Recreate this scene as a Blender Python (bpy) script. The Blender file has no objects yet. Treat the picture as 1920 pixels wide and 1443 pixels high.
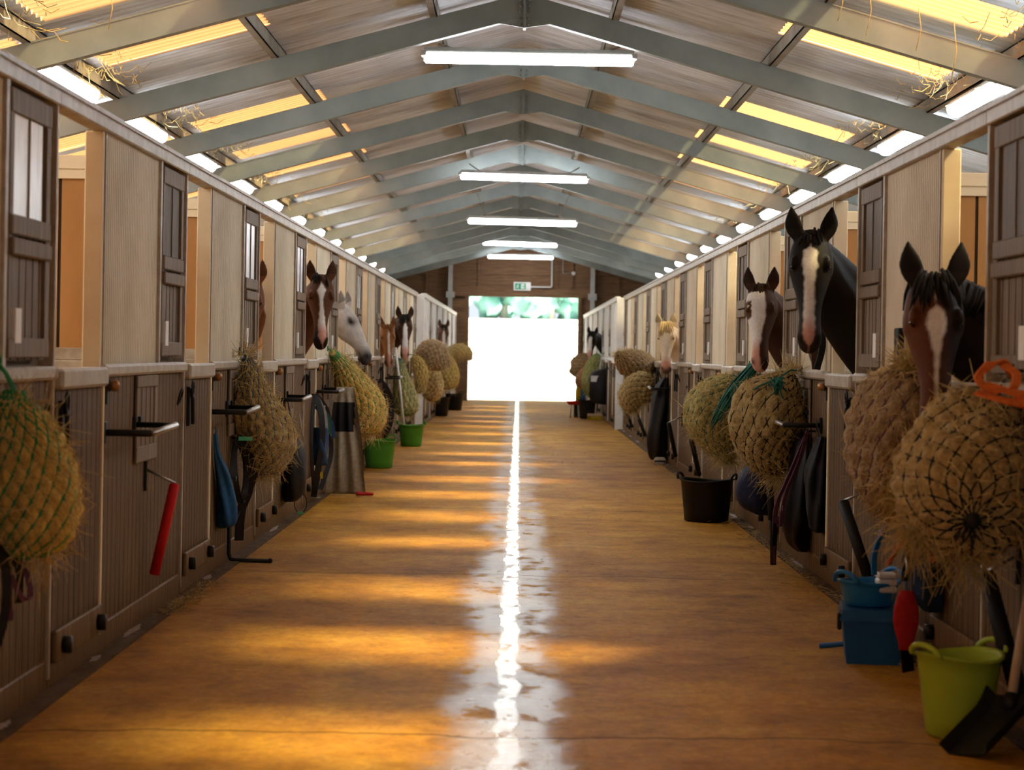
import bpy, bmesh, math, random
from mathutils import Vector, Matrix, noise, Quaternion
PI = math.pi
S = bpy.context.scene
COL = S.collection

# ------------------------------------------------------------------ camera, sky, sun, exposure
cam_d = bpy.data.cameras.new('camera'); cam = bpy.data.objects.new('camera', cam_d); COL.objects.link(cam)
cam.location = (0, 0, 1.4); cam.rotation_mode = 'QUATERNION'
cam.rotation_quaternion = Matrix.Rotation(PI/2, 3, 'X').to_quaternion() @ Quaternion((0, 0, 1), .017)
cam_d.sensor_width = 36; cam_d.lens = 75
cam_d.shift_x = -13/1920; cam_d.shift_y = -62.5/1920
cam_d.clip_start = .1; cam_d.clip_end = 900
cam_d.dof.use_dof = True; cam_d.dof.focus_distance = 15.5; cam_d.dof.aperture_fstop = 4.0
S.camera = cam
world = bpy.data.worlds.new('sky'); S.world = world; world.use_nodes = True
wn = world.node_tree.nodes; wn['Background'].inputs[0].default_value = (.80, .89, 1.0, 1); wn['Background'].inputs[1].default_value = .6
SUN_DIR = Vector((-.82, .26, -1.0)).normalized()
sun_d = bpy.data.lights.new('sun', 'SUN'); sun = bpy.data.objects.new('sun', sun_d); COL.objects.link(sun)
sun_d.energy = 23.5; sun_d.color = (1.0, .95, .82); sun_d.angle = math.radians(8)
sun.rotation_mode = 'QUATERNION'; sun.rotation_quaternion = SUN_DIR.to_track_quat('-Z', 'Y'); sun.location = (30, -10, 40)
S.view_settings.view_transform = 'Standard'; S.view_settings.look = 'None'
S.view_settings.exposure = .80; S.view_settings.gamma = 1.0; S.view_settings.use_curve_mapping = False
TUBE = 25.0            # brightness of the fluorescent tubes

XL, XR = -1.88, 1.92  # aisle faces of the two stall rows
MOD = 3.35            # length of one stall
SL, SR = 8.60, 8.75   # where stall 0 starts on each side
YG = 60.0             # far gable
YN = -4.0             # near end of the barn
RID, SLP = 4.28, .277 # underside of the roof frames at the ridge, roof slope
WT, RT = 2.44, 1.31   # top of the stall fronts, top of their middle rail

# ------------------------------------------------------------------ helpers
class MB:
    def __init__(s): s.v = []; s.f = []; s.m = []; s.s = []
    def add(s, vs, fs, m=0, smooth=False):
        o = len(s.v); s.v += [tuple(v) for v in vs]
        for f in fs: s.f.append(tuple(i+o for i in f)); s.m.append(m); s.s.append(smooth)
    def box(s, lo, hi, m=0, bev=0, rot=None, org=None):
        if bev:
            bm = bmesh.new(); bmesh.ops.create_cube(bm, size=1)
            sz = [abs(h-l) for l, h in zip(lo, hi)]
            for v in bm.verts:
                for i in range(3): v.co[i] *= sz[i]
            bmesh.ops.bevel(bm, geom=bm.edges[:], offset=min(bev, min(sz)*.45), segments=1, affect='EDGES')
            c = Vector([(l+h)/2 for l, h in zip(lo, hi)])
            vs = [v.co+c for v in bm.verts]; bm.verts.index_update(); fs = [[v.index for v in f.verts] for f in bm.faces]; bm.free()
        else:
            (a, b, c), (d, e, g) = lo, hi
            vs = [Vector(p) for p in ((a,b,c),(d,b,c),(d,e,c),(a,e,c),(a,b,g),(d,b,g),(d,e,g),(a,e,g))]
            fs = [(0,3,2,1),(4,5,6,7),(0,1,5,4),(1,2,6,5),(2,3,7,6),(3,0,4,7)]
        if rot is not None:
            o = Vector(org) if org is not None else Vector([(l+h)/2 for l, h in zip(lo, hi)])
            vs = [rot @ (Vector(v)-o)+o for v in vs]
        s.add(vs, fs, m)
    def tube(s, pts, r, n=8, m=0, cap=True, smooth=True):
        pts = [Vector(p) for p in pts]; k = len(pts)
        rs = r if isinstance(r, (list, tuple)) else [r]*k
        vs = []; fs = []; T = (pts[1]-pts[0]).normalized()
        U = T.orthogonal().normalized()
        for i in range(k):
            if i == 0: t = pts[1]-pts[0]
            elif i == k-1: t = pts[-1]-pts[-2]
            else: t = pts[i+1]-pts[i-1]
            t = t.normalized() if t.length > 1e-9 else T
            U = (U-t*U.dot(t)); U = U.normalized() if U.length > 1e-6 else t.orthogonal().normalized()
            W = t.cross(U)
            for j in range(n):
                a = 2*PI*j/n; vs.append(pts[i]+(U*math.cos(a)+W*math.sin(a))*rs[i])
        for i in range(k-1):
            for j in range(n):
                b = (j+1) % n; fs.append((i*n+j, i*n+b, (i+1)*n+b, (i+1)*n+j))
        if cap: fs.append(tuple(range(n-1, -1, -1))); fs.append(tuple((k-1)*n+j for j in range(n)))
        s.add(vs, fs, m, smooth)
    def band(s, pts, w, th, side, m=0):
        pts = [Vector(p) for p in pts]; vs = []; fs = []; k = len(pts)
        for i, p in enumerate(pts):
            t = (pts[min(i+1, k-1)]-pts[max(i-1, 0)]).normalized()
            sd = Vector(side); sd = (sd-t*sd.dot(t)).normalized(); n = t.cross(sd)
            for a, b in ((-1,-1),(1,-1),(1,1),(-1,1)): vs.append(p+sd*a*w/2+n*b*th/2)
        for i in range(k-1):
            for j in range(4):
                b = (j+1) % 4; fs.append((i*4+j, i*4+b, i*4+4+b, i*4+4+j))
        fs.append((3,2,1,0)); fs.append(tuple((k-1)*4+j for j in range(4)))
        s.add(vs, fs, m)
    def lathe(s, prof, c=(0,0,0), n=32, m=0, sx=1, sy=1, smooth=True, cap0=False, cap1=False):
        vs = []; fs = []; k = len(prof)
        for r, z in prof:
            for j in range(n):
                a = 2*PI*j/n; vs.append((c[0]+r*math.cos(a)*sx, c[1]+r*math.sin(a)*sy, c[2]+z))
        for i in range(k-1):
            for j in range(n):
                b = (j+1) % n; fs.append((i*n+j, i*n+b, (i+1)*n+b, (i+1)*n+j))
        if cap0: fs.append(tuple(range(n-1, -1, -1)))
        if cap1: fs.append(tuple((k-1)*n+j for j in range(n)))
        s.add(vs, fs, m, smooth)
    def loft(s, rings, m=0, smooth=True, cap=True):
        n = len(rings[0]); vs = [p for r in rings for p in r]; fs = []
        for i in range(len(rings)-1):
            for j in range(n):
                b = (j+1) % n; fs.append((i*n+j, i*n+b, (i+1)*n+b, (i+1)*n+j))
        if cap: fs.append(tuple(range(n-1, -1, -1))); fs.append(tuple((len(rings)-1)*n+j for j in range(n)))
        s.add(vs, fs, m, smooth)
    def prism(s, poly, ax, a, b, m=0):
        def P(p, h):
            return (h, p[0], p[1]) if ax == 0 else ((p[0], h, p[1]) if ax == 1 else (p[0], p[1], h))
        n = len(poly); vs = [P(p, a) for p in poly]+[P(p, b) for p in poly]
        fs = [tuple(range(n-1, -1, -1)), tuple(range(n, 2*n))]+[(i, (i+1) % n, n+(i+1) % n, n+i) for i in range(n)]
        s.add(vs, fs, m)
    def sphere(s, c, r, m=0, n=12, sc=(1,1,1)):
        k = n//2; rings = []
        vs = [(c[0], c[1], c[2]-r*sc[2])]; fs = []
        for i in range(1, k):
            p = -PI/2+PI*i/k
            for j in range(n):
                a = 2*PI*j/n; vs.append((c[0]+r*sc[0]*math.cos(p)*math.cos(a), c[1]+r*sc[1]*math.cos(p)*math.sin(a), c[2]+r*sc[2]*math.sin(p)))
        vs.append((c[0], c[1], c[2]+r*sc[2])); L = len(vs)-1
        for j in range(n): fs.append((0, 1+(j+1) % n, 1+j)); fs.append((L, L-n+j, L-n+(j+1) % n))
        for i in range(k-2):
            for j in range(n):
                b = (j+1) % n; o = 1+i*n; fs.append((o+j, o+b, o+n+b, o+n+j))
        s.add(vs, fs, m, True)
    def mirror(s):
        s.v = [(-x, y, z) for x, y, z in s.v]; s.f = [tuple(reversed(f)) for f in s.f]; return s
    def build(s, name, mats, parent=None, loc=None):
        me = bpy.data.meshes.new(name); me.from_pydata(s.v, [], s.f)
        mats = mats if isinstance(mats, (list, tuple)) else [mats]
        for m in mats: me.materials.append(m)
        me.polygons.foreach_set('material_index', s.m); me.polygons.foreach_set('use_smooth', s.s); me.update()
        o = bpy.data.objects.new(name, me); COL.objects.link(o)
        if parent is not None: o.parent = parent
        if loc is not None: o.location = loc
        return o

def tag(o, label=None, cat=None, group=None, kind=None):
    if label: o['label'] = label
    if cat: o['category'] = cat
    if group: o['group'] = group
    if kind: o['kind'] = kind
    return o
def thing(name, label, cat, loc=(0,0,0), rz=0, group=None):
    o = bpy.data.objects.new(name, None); COL.objects.link(o); o.location = loc; o.rotation_euler = (0, 0, rz)
    o.empty_display_size = .1
    return tag(o, label, cat, group)
def struct(o, label=None): return tag(o, label, kind='structure')
def copy_tree(o, parent=None):
    c = o.copy(); COL.objects.link(c)
    if parent is not None: c.parent = parent
    for ch in list(o.children): copy_tree(ch, c)
    return c
ORD = ['first','second','third','fourth','fifth','sixth','seventh','eighth','ninth','tenth','eleventh','twelfth','thirteenth','fourteenth','fifteenth','sixteenth','seventeenth','eighteenth','nineteenth','twentieth']
def lerp(a, b, t): return a+(b-a)*t
def V(*a): return Vector(a)

# ------------------------------------------------------------------ materials
def nodes(name):
    m = bpy.data.materials.new(name); m.use_nodes = True; nt = m.node_tree
    return m, nt, nt.nodes['Principled BSDF']
def N(nt, t, **kw):
    n = nt.nodes.new(t)
    for k, v in kw.items():
        if k in n.inputs: n.inputs[k].default_value = v
        else: setattr(n, k, v)
    return n
def ramp(nt, stops, interp='LINEAR'):
    r = nt.nodes.new('ShaderNodeValToRGB'); e = r.color_ramp; e.interpolation = interp
    while len(e.elements) < len(stops): e.elements.new(.5)
    for x, (p, c) in zip(e.elements, stops):
        x.position = p; x.color = (c[0], c[1], c[2], 1) if len(c) == 3 else c
    return r
def mat(name, c, rough=.6, c2=None, scale=6, stretch=(1,1,1), metal=0, bump=0, bscale=None, detail=5, coord='Object', spec=None, sheen=0, span=(.3,.7)):
    m, nt, p = nodes(name)
    p.inputs['Roughness'].default_value = rough; p.inputs['Metallic'].default_value = metal
    if spec is None: spec = .5 if metal else .22
    p.inputs['Specular IOR Level'].default_value = spec
    if c2 is None: c2 = tuple(x*.78 for x in c)
    tc = N(nt, 'ShaderNodeTexCoord'); mp = N(nt, 'ShaderNodeMapping'); mp.inputs['Scale'].default_value = stretch
    nt.links.new(tc.outputs[coord], mp.inputs[0])
    no = N(nt, 'ShaderNodeTexNoise', Scale=scale, Detail=detail, Roughness=.6); nt.links.new(mp.outputs[0], no.inputs['Vector'])
    r = ramp(nt, [(span[0], c2), (span[1], c)]); nt.links.new(no.outputs[0], r.inputs[0]); nt.links.new(r.outputs[0], p.inputs['Base Color'])
    if bump:
        nb = N(nt, 'ShaderNodeTexNoise', Scale=bscale or scale*3, Detail=4); nt.links.new(mp.outputs[0], nb.inputs['Vector'])
        b = N(nt, 'ShaderNodeBump', Strength=bump, Distance=.02); nt.links.new(nb.outputs[0], b.inputs['Height']); nt.links.new(b.outputs[0], p.inputs['Normal'])
    if sheen: p.inputs['Sheen Weight'].default_value = sheen
    return m
def emit(name, c, e):
    m, nt, p = nodes(name); p.inputs['Base Color'].default_value = (*c, 1)
    p.inputs['Emission Color'].default_value = (*c, 1); p.inputs['Emission Strength'].default_value = e; return m

M = {}
M['boards'] = mat('weathered_boards', (.235,.145,.066), .6, (.090,.050,.022), 3.0, (14,14,.9), bump=.25, bscale=5)
M['door_boards'] = mat('door_boards', (.205,.122,.058), .58, (.080,.045,.021), 3.0, (14,14,.8), bump=.25, bscale=5)
M['leaf_boards'] = mat('leaf_boards', (.24,.175,.115), .62, (.115,.08,.05), 3.2, (12,12,.8), bump=.25, bscale=5)
M['groove'] = mat('groove_dark', (.05,.030,.016), .85, (.03,.018,.010), 8)  # darker tone that makes grooves and panel gaps read deeper
M['cream'] = mat('cream_paint', (.86,.74,.52), .5, (.76,.63,.42), 2.5, (1,1,2))
M['rail'] = mat('worn_rail', (.50,.44,.36), .42, (.32,.26,.19), 5, (2,2,2), bump=.1)
M['clad'] = mat('ribbed_cladding', (.76,.68,.53), .5, (.60,.53,.39), 2.2, (1,1,1), bump=.05, bscale=40)
M['white'] = mat('white_paint', (.78,.78,.76), .45, (.66,.65,.62), 4)
M['ply'] = mat('plywood_panel', (.50,.255,.085), .55, (.40,.185,.055), 2.0, (2,2,.6))
M['pane'] = mat('whitish_pane', (.90,.93,.97), .25, (.66,.69,.72), 7, (3,3,.7), span=(.2,.55))  # pane colour mottled from white to pale grey
M['pane_dark'] = mat('brown_pane', (.15,.115,.085), .6, (.10,.075,.055), 6, (3,3,.7))  # dark brown pane colour for some of the leaves
M['card'] = mat('white_card', (.85,.85,.83), .6, (.78,.78,.77), 20)
M['steel'] = mat('dull_steel', (.42,.41,.40), .35, (.22,.2,.18), 14, metal=.8)
M['black_steel'] = mat('black_steel', (.016,.015,.014), .42, (.012,.011,.01), 9)
M['black'] = mat('black_rubber', (.016,.015,.015), .62, (.009,.009,.009), 8)
M['tub_black'] = mat('black_tub', (.012,.011,.010), .5, (.008,.007,.007), 5)
M['leather'] = mat('black_leather', (.012,.010,.010), .45, (.006,.005,.005), 12)
M['brass'] = mat('brass_ball', (.50,.25,.08), .38, (.22,.10,.04), 10, metal=.6)
M['rafter'] = mat('painted_steel_rafter', (.29,.325,.315), .5, (.19,.22,.22), 1.6, (1,1,1), bump=.04, bscale=20)
M['purlin'] = mat('dusty_purlin', (.31,.285,.25), .7, (.2,.18,.15), 5)
M['sheet'] = None
M['dark_wood'] = mat('gable_boards', (.22,.12,.06), .7, (.105,.055,.028), 3, (.7,1,9), bump=.3, bscale=5)
M['pale_steel'] = mat('pale_steel_post', (.42,.42,.40), .5, (.33,.33,.31), 4)
M['conc'] = mat('concrete_kerb', (.17,.11,.06), .8, (.08,.05,.025), 5, (3,1,1), bump=.4)
M['hous'] = mat('lamp_housing', (.5,.5,.48), .45, (.38,.37,.34), 6)
M['tube'] = emit('lit_tube', (.93,.97,1.0), TUBE)
M['tube_side'] = emit('lit_side_tube', (.86,.96,1.0), TUBE*1.1)
M['hay'] = mat('hay', (.56,.42,.18), .85, (.27,.17,.06), 26, (1,1,1), bump=.8, bscale=60, sheen=.1)
M['hay_green'] = mat('green_hay', (.50,.43,.17), .85, (.25,.19,.06), 26, bump=.8, bscale=60)
M['hay_gold_sunlit'] = mat('golden_hay_sunlit', (.72,.52,.16), .85, (.40,.26,.06), 26, bump=.8, bscale=60)  # golden hay, its colour raised further for sunlight on two of the nets
M['hay_brown'] = mat('brown_hay', (.44,.31,.17), .85, (.22,.14,.07), 26, bump=.8, bscale=60)
M['straw'] = mat('straw_strands', (.66,.50,.22), .8, (.42,.29,.11), 30)
def cord(n, c): M[n] = mat(n, c, .7, tuple(x*.6 for x in c), 30)
cord('cord_green', (.035,.29,.10)); cord('cord_teal', (.03,.17,.13)); cord('cord_blue', (.05,.14,.19)); cord('cord_purple', (.17,.09,.10))
cord('cord_black', (.02,.018,.018)); cord('cord_brown', (.12,.075,.04)); cord('cord_orange', (.85,.20,.04)); cord('cord_violet', (.16,.06,.10)); cord('cord_white', (.7,.68,.62))
cord('fab_blue', (.02,.10,.24)); cord('fab_navy', (.018,.028,.075)); cord('fab_dkblue', (.02,.05,.11)); cord('fab_black', (.014,.012,.012)); cord('fab_beige', (.36,.29,.20)); cord('fab_red', (.55,.02,.02)); cord('fab_grey', (.26,.25,.27)); cord('fab_brown', (.16,.085,.05)); cord('fab_green', (.02,.09,.05))
M['pl_green'] = mat('green_plastic', (.10,.40,.05), .42, (.075,.31,.035), 4)
M['pl_lime'] = mat('lime_plastic', (.42,.55,.05), .42, (.33,.44,.035), 4)
M['pl_blue'] = mat('blue_plastic', (.02,.20,.50), .4, (.015,.15,.40), 4)
M['pl_dkblue'] = mat('dark_blue_plastic', (.02,.13,.36), .42, (.015,.095,.27), 4)
M['pl_red'] = mat('red_plastic', (.70,.04,.02), .4)
M['foam_red'] = mat('red_foam_sleeve', (.60,.012,.015), .6, (.42,.008,.01), 9)
M['pl_white'] = mat('white_plastic', (.82,.82,.80), .4)
M['pl_yellow'] = mat('yellow_plastic', (.75,.55,.04), .45)
M['pl_tag'] = mat('green_tag', (.12,.62,.30), .4)
M['wood_pole'] = mat('wooden_handle', (.60,.45,.30), .55, (.48,.33,.2), 3, (9,9,1))
M['sign_green'] = mat('sign_green', (.01,.34,.17), .4)
M['eye'] = mat('horse_eye', (.012,.008,.006), .06, (.008,.005,.004), 5, spec=.5)
M['limewash'] = mat('limewashed_wall', (.85,.80,.68), .8, (.72,.66,.54), 2.5)
M['bedding'] = mat('straw_bedding', (.80,.62,.33), .9, (.60,.44,.21), 9, bump=.8, bscale=30)
M['crust'] = mat('lime_crust', (.50,.47,.48), .8, (.28,.23,.19), 30)
M['outdoor'] = mat('pale_sand', (.72,.68,.60), .9, (.62,.58,.50), .12)
M['leafg'] = mat('tree_foliage', (.34,.62,.55), .8, (.22,.46,.42), .5, bump=.8, bscale=2)
M['bark'] = mat('tree_bark', (.62,.60,.54), .9)
M['fence'] = mat('fence_timber', (.74,.72,.66), .8)

def roof_sheet_mat():
    m, nt, p = nodes('fibre_cement_sheet')
    tc = N(nt, 'ShaderNodeTexCoord'); mp = N(nt, 'ShaderNodeMapping'); mp.inputs['Scale'].default_value = (.45, 5.5, .45)
    nt.links.new(tc.outputs['Object'], mp.inputs[0])
    a = N(nt, 'ShaderNodeTexNoise', Scale=3, Detail=8, Roughness=.65); nt.links.new(mp.outputs[0], a.inputs['Vector'])
    r = ramp(nt, [(.25,(.36,.35,.36)), (.45,(.62,.64,.69)), (.62,(.74,.78,.86)), (.8,(.86,.90,.96))]); nt.links.new(a.outputs[0], r.inputs[0])
    b = N(nt, 'ShaderNodeTexNoise', Scale=.9, Detail=3); nt.links.new(tc.outputs['Object'], b.inputs['Vector'])
    rb = ramp(nt, [(.35,(.80,.76,.73)), (.6,(1,1,1))]); nt.links.new(b.outputs[0], rb.inputs[0])
    mx = N(nt, 'ShaderNodeMix', data_type='RGBA', blend_type='MULTIPLY'); mx.inputs[0].default_value = 1
    nt.links.new(r.outputs[0], mx.inputs[6]); nt.links.new(rb.outputs[0], mx.inputs[7]); nt.links.new(mx.outputs[2], p.inputs['Base Color'])
    p.inputs['Roughness'].default_value = .8
    return m
M['sheet'] = roof_sheet_mat()
def skylight_mat():
    m = bpy.data.materials.new('translucent_roof_sheet'); m.use_nodes = True; nt = m.node_tree; nt.nodes.clear()
    out = N(nt, 'ShaderNodeOutputMaterial')
    tr = N(nt, 'ShaderNodeBsdfTransparent', Color=(1.0, .91, .66, 1)); tl = N(nt, 'ShaderNodeBsdfTranslucent', Color=(.44, .245, .14, 1))
    tc = N(nt, 'ShaderNodeTexCoord'); mp = N(nt, 'ShaderNodeMapping'); mp.inputs['Scale'].default_value = (.5, 6, .5); nt.links.new(tc.outputs['Object'], mp.inputs[0])
    a = N(nt, 'ShaderNodeTexNoise', Scale=3, Detail=4); nt.links.new(mp.outputs[0], a.inputs['Vector'])
    r = ramp(nt, [(.3,(.50,.50,.50)), (.7,(.64,.64,.64))]); nt.links.new(a.outputs[0], r.inputs[0])
    mx = N(nt, 'ShaderNodeMixShader'); nt.links.new(r.outputs[0], mx.inputs[0]); nt.links.new(tr.outputs[0], mx.inputs[1]); nt.links.new(tl.outputs[0], mx.inputs[2])
    nt.links.new(mx.outputs[0], out.inputs[0]); return m
M['skylight'] = skylight_mat()

def floor_mat():
    m, nt, p = nodes('stable_floor'); L = nt.links.new
    tc = N(nt, 'ShaderNodeTexCoord'); sx = N(nt, 'ShaderNodeSeparateXYZ'); L(tc.outputs['Object'], sx.inputs[0])
    def noi(scale, st, det=5, rough=.6):
        mp = N(nt, 'ShaderNodeMapping'); mp.inputs['Scale'].default_value = st; L(tc.outputs['Object'], mp.inputs[0])
        n = N(nt, 'ShaderNodeTexNoise', Scale=scale, Detail=det, Roughness=rough); L(mp.outputs[0], n.inputs['Vector']); return n.outputs[0]
    def math_(op, a, b=None, c=None):
        n = N(nt, 'ShaderNodeMath', operation=op)
        for i, x in enumerate((a, b, c)):
            if x is None: continue
            if isinstance(x, (int, float)): n.inputs[i].default_value = x
            else: L(x, n.inputs[i])
        return n.outputs[0]
    def mr(x, a, b, c=0, d=1):
        n = N(nt, 'ShaderNodeMapRange', clamp=True, interpolation_type='SMOOTHSTEP'); L(x, n.inputs[0])
        for i, v in enumerate((a, b, c, d)): n.inputs[i+1].default_value = v
        return n.outputs[0]
    base = ramp(nt, [(.30,(.30,.135,.014)), (.5,(.55,.275,.030)), (.70,(.68,.39,.06))]); L(noi(1.3, (1,1,1), 8, .68), base.inputs[0])
    fine = ramp(nt, [(.3,(.72,.70,.66)), (.65,(1.06,1.05,1.03))]); L(noi(26, (1,.6,1), 6, .7), fine.inputs[0])
    mx = N(nt, 'ShaderNodeMix', data_type='RGBA', blend_type='MULTIPLY'); mx.inputs[0].default_value = 1; L(base.outputs[0], mx.inputs[6]); L(fine.outputs[0], mx.inputs[7])
    # gutter: distance from the drain line, wobbled
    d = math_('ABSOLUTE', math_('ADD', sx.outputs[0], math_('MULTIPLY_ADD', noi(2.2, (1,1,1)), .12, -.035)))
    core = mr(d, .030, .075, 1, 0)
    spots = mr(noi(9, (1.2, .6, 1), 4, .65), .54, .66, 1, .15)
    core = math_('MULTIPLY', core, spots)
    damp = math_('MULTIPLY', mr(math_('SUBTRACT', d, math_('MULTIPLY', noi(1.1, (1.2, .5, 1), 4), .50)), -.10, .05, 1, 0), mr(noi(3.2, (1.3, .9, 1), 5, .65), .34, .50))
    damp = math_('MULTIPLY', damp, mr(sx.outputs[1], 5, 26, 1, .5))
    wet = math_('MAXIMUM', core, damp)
    film_reflect = N(nt, 'ShaderNodeMix', data_type='RGBA', blend_type='MIX'); L(math_('MULTIPLY', wet, .6), film_reflect.inputs[0]); mid = ramp(nt, [(.32,(.70,.66,.60)), (.5,(1,1,1)), (.66,(1.10,1.10,1.12))]); L(noi(5.5, (1,.8,1), 7, .72), mid.inputs[0])
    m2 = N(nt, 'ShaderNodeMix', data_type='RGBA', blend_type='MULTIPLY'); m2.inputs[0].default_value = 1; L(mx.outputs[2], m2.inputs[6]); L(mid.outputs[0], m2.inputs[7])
    L(m2.outputs[2], film_reflect.inputs[6]); film_reflect.inputs[7].default_value = (.33,.275,.265,1)  # grey-lilac roof reflection on the wet film, mixed into its base colour
    # transverse joints
    jy = math_('ADD', sx.outputs[1], math_('MULTIPLY', noi(1.1, (1,.2,1), 3), .5))
    jm = math_('ABSOLUTE', math_('SUBTRACT', math_('MODULO', math_('ADD', jy, .4), 5.6), 2.8))
    jl = mr(jm, .006, .02, 1, 0)
    dj = N(nt, 'ShaderNodeMix', data_type='RGBA', blend_type='MULTIPLY'); L(math_('MULTIPLY', jl, .75), dj.inputs[0]); L(film_reflect.outputs[2], dj.inputs[6]); dj.inputs[7].default_value = (.2,.17,.15,1)
    L(dj.outputs[2], p.inputs['Base Color'])
    rg = math_('MULTIPLY_ADD', noi(14, (1,.7,1)), .25, .50)
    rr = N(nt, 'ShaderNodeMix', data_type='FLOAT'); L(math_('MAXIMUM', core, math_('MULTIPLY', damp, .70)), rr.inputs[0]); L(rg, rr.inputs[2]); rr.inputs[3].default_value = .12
    L(rr.outputs[0], p.inputs['Roughness'])
    p.inputs['Specular IOR Level'].default_value = .18
    b = N(nt, 'ShaderNodeBump', Strength=.35, Distance=.012); L(math_('ADD', noi(9, (1,1,1), 6, .7), math_('MULTIPLY', jl, -1.5)), b.inputs['Height']); L(b.outputs[0], p.inputs['Normal'])
    return m
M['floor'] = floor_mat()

# ------------------------------------------------------------------ setting: floor, roof, outer walls, gables
def roofz(x): return RID+.35-SLP*abs(x)        # roof sheet mid height
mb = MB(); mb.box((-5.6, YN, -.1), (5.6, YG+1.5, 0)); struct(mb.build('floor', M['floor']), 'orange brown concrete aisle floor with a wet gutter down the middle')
SKY_Y = [1.7, 4.1, 6.6, 9.1, 11.5, 14.65, 17.0, 19.7, 22.25, 25.4, 28.1, 31.35, 35.1, 38.5, 41.5, 44.8, 49.6, 53.1]
SKW = .94
FILL_Y = sorted(SKY_Y+[(a+b)/2 for a, b in zip(SKY_Y, SKY_Y[1:])])  # unseen light sheets added low on the left to brighten the stall interiors
PX0, PX1 = 2.08, 3.40
def corr(x0, x1, y0, y1):
    mb = MB(); n = max(4, int((y1-y0)/.024)); vs = []; fs = []
    for i in range(n+1):
        y = y0+(y1-y0)*i/n; w = .022*math.sin(2*PI*y/.146)
        for x in (x0, x1):
            vs += [(x, y, roofz(x)+w), (x, y, roofz(x)+w+.012)]
    for i in range(n):
        a = i*4; b = a+4
        fs += [(a, a+2, b+2, b), (a+1, b+1, b+3, a+3)]
    mb.add(vs, fs, 0, True); return mb
nwin = 0
for sgn in (-1, 1):
    nm = 'left' if sgn < 0 else 'right'
    up = corr(0, sgn*PX0, YN, YG+.4)
    lo = corr(sgn*PX1, sgn*5.75, YN, YG+.4) if sgn > 0 else corr(-PX1, -3.7, YN, YG+.4)
    if sgn < 0:
        c = corr(-5.2, -5.75, YN, YG+.4); lo.add(c.v, c.f, 0, True)
        ed = [YN]
        for y in FILL_Y: ed += [y-SKW/2, y+SKW/2]
        ed.append(YG+.4)
        for i in range(0, len(ed), 2): c = corr(-3.7, -5.2, ed[i], ed[i+1]); lo.add(c.v, c.f, 0, True)
    edges = [YN]
    for y in SKY_Y: edges += [y-SKW/2, y+SKW/2]
    edges.append(YG+.4)
    for i in range(0, len(edges), 2):
        c = corr(sgn*PX0, sgn*PX1, edges[i], edges[i+1]); up.add(c.v, c.f, 0, True)
    up.add(lo.v, lo.f, 0, True)
    struct(up.build('ceiling_'+nm, M['sheet']), 'grey corrugated roof sheets on the %s slope' % nm)
    for y in SKY_Y:
        if sgn < 0 and y == SKY_Y[0]:
          for y in FILL_Y:
            nwin += 1; c = corr(-3.7, -5.2, y-SKW/2, y+SKW/2); struct(c.build('window_%d' % nwin, M['skylight']), 'unseen translucent light sheet added low in the left roof slope to brighten the stalls')
          y = SKY_Y[0]
        nwin += 1; c = corr(sgn*PX0, sgn*PX1, y-SKW/2, y+SKW/2)
        struct(c.build('window_%d' % nwin, M['skylight']), 'translucent corrugated light sheet in the %s roof slope' % nm)
    # outer wall of the barn
    mb = MB(); x = sgn*5.55
    mb.box((min(x, x+sgn*.08), YN, 0), (max(x, x+sgn*.08), YG, roofz(5.5)-.02)); struct(mb.build('wall_'+nm, M['limewash']), 'outer timber wall behind the %s stalls' % nm)
# ridge cap
mb = MB(); mb.prism([(-.3, roofz(.3)+.03), (0, roofz(0)+.05), (.3, roofz(.3)+.03), (.3, roofz(.3)+.045), (0, roofz(0)+.075), (-.3, roofz(.3)+.045)], 1, YN, YG+.4)
struct(mb.build('trim_1', M['sheet']), 'ridge capping along the top of the roof')
# near end wall with an open doorway
mb = MB()
for a, b in ((-5.6, -2.2), (2.2, 5.6)):
    mb.prism([(a, 0), (b, 0), (b, roofz(b)-.03), (a, roofz(a)-.03)], 1, YN-.1, YN)
mb.prism([(-2.2, 3.4), (2.2, 3.4), (2.2, roofz(2.2)-.03), (0, roofz(0)-.03), (-2.2, roofz(2.2)-.03)], 1, YN-.1, YN)
struct(mb.build('wall_near', M['dark_wood']), 'end wall behind the camera')
# far gable
DXL, DXR, DZ = -1.42, 1.64, 2.93
mb = MB()
def boards(x0, x1, z0, ztop):
    n = int((x1-x0)/.4)+1; z = z0
    while z < 4.7:
        z1 = z+.155
        for i in range(n):
            a = lerp(x0, x1, i/n); b = lerp(x0, x1, (i+1)/n)
            za, zb = min(z1, ztop(a)), min(z1, ztop(b))
            if za > z or zb > z:
                za, zb = max(za, z), max(zb, z)
                mb.prism([(a, z), (b, z), (b, zb), (a, za)], 1, YG-.012-.02*(round(z/.154) % 2), YG+.012)
        z = z1-.001
top = lambda x: roofz(x)-.03
boards(-5.55, DXL-.02, 0, top); boards(DXR+.02, 5.55, 0, top); boards(DXL-.02, DXR+.02, DZ+.18, top)
struct(mb.build('wall_far', M['dark_wood']), 'far gable wall of dark horizontal boards')
mb = MB()
for x in (-4.2, -3.35, -2.62, -1.15, -.42, .3, 1.02, 1.45, 2.75, 3.6, 4.4):
    z0 = DZ+.18 if DXL-.1 < x < DXR+.1 else 0
    mb.box((x-.04, YG-.09, z0), (x+.04, YG-.012, roofz(x)-.05))
for z in (3.12, 3.55): mb.box((-5.5, YG-.075, z), (5.5, YG-.012, z+.07))
struct(mb.build('trim_2', M['dark_wood']), 'dark timber studs nailed over the far gable boards')
mb = MB()
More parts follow.
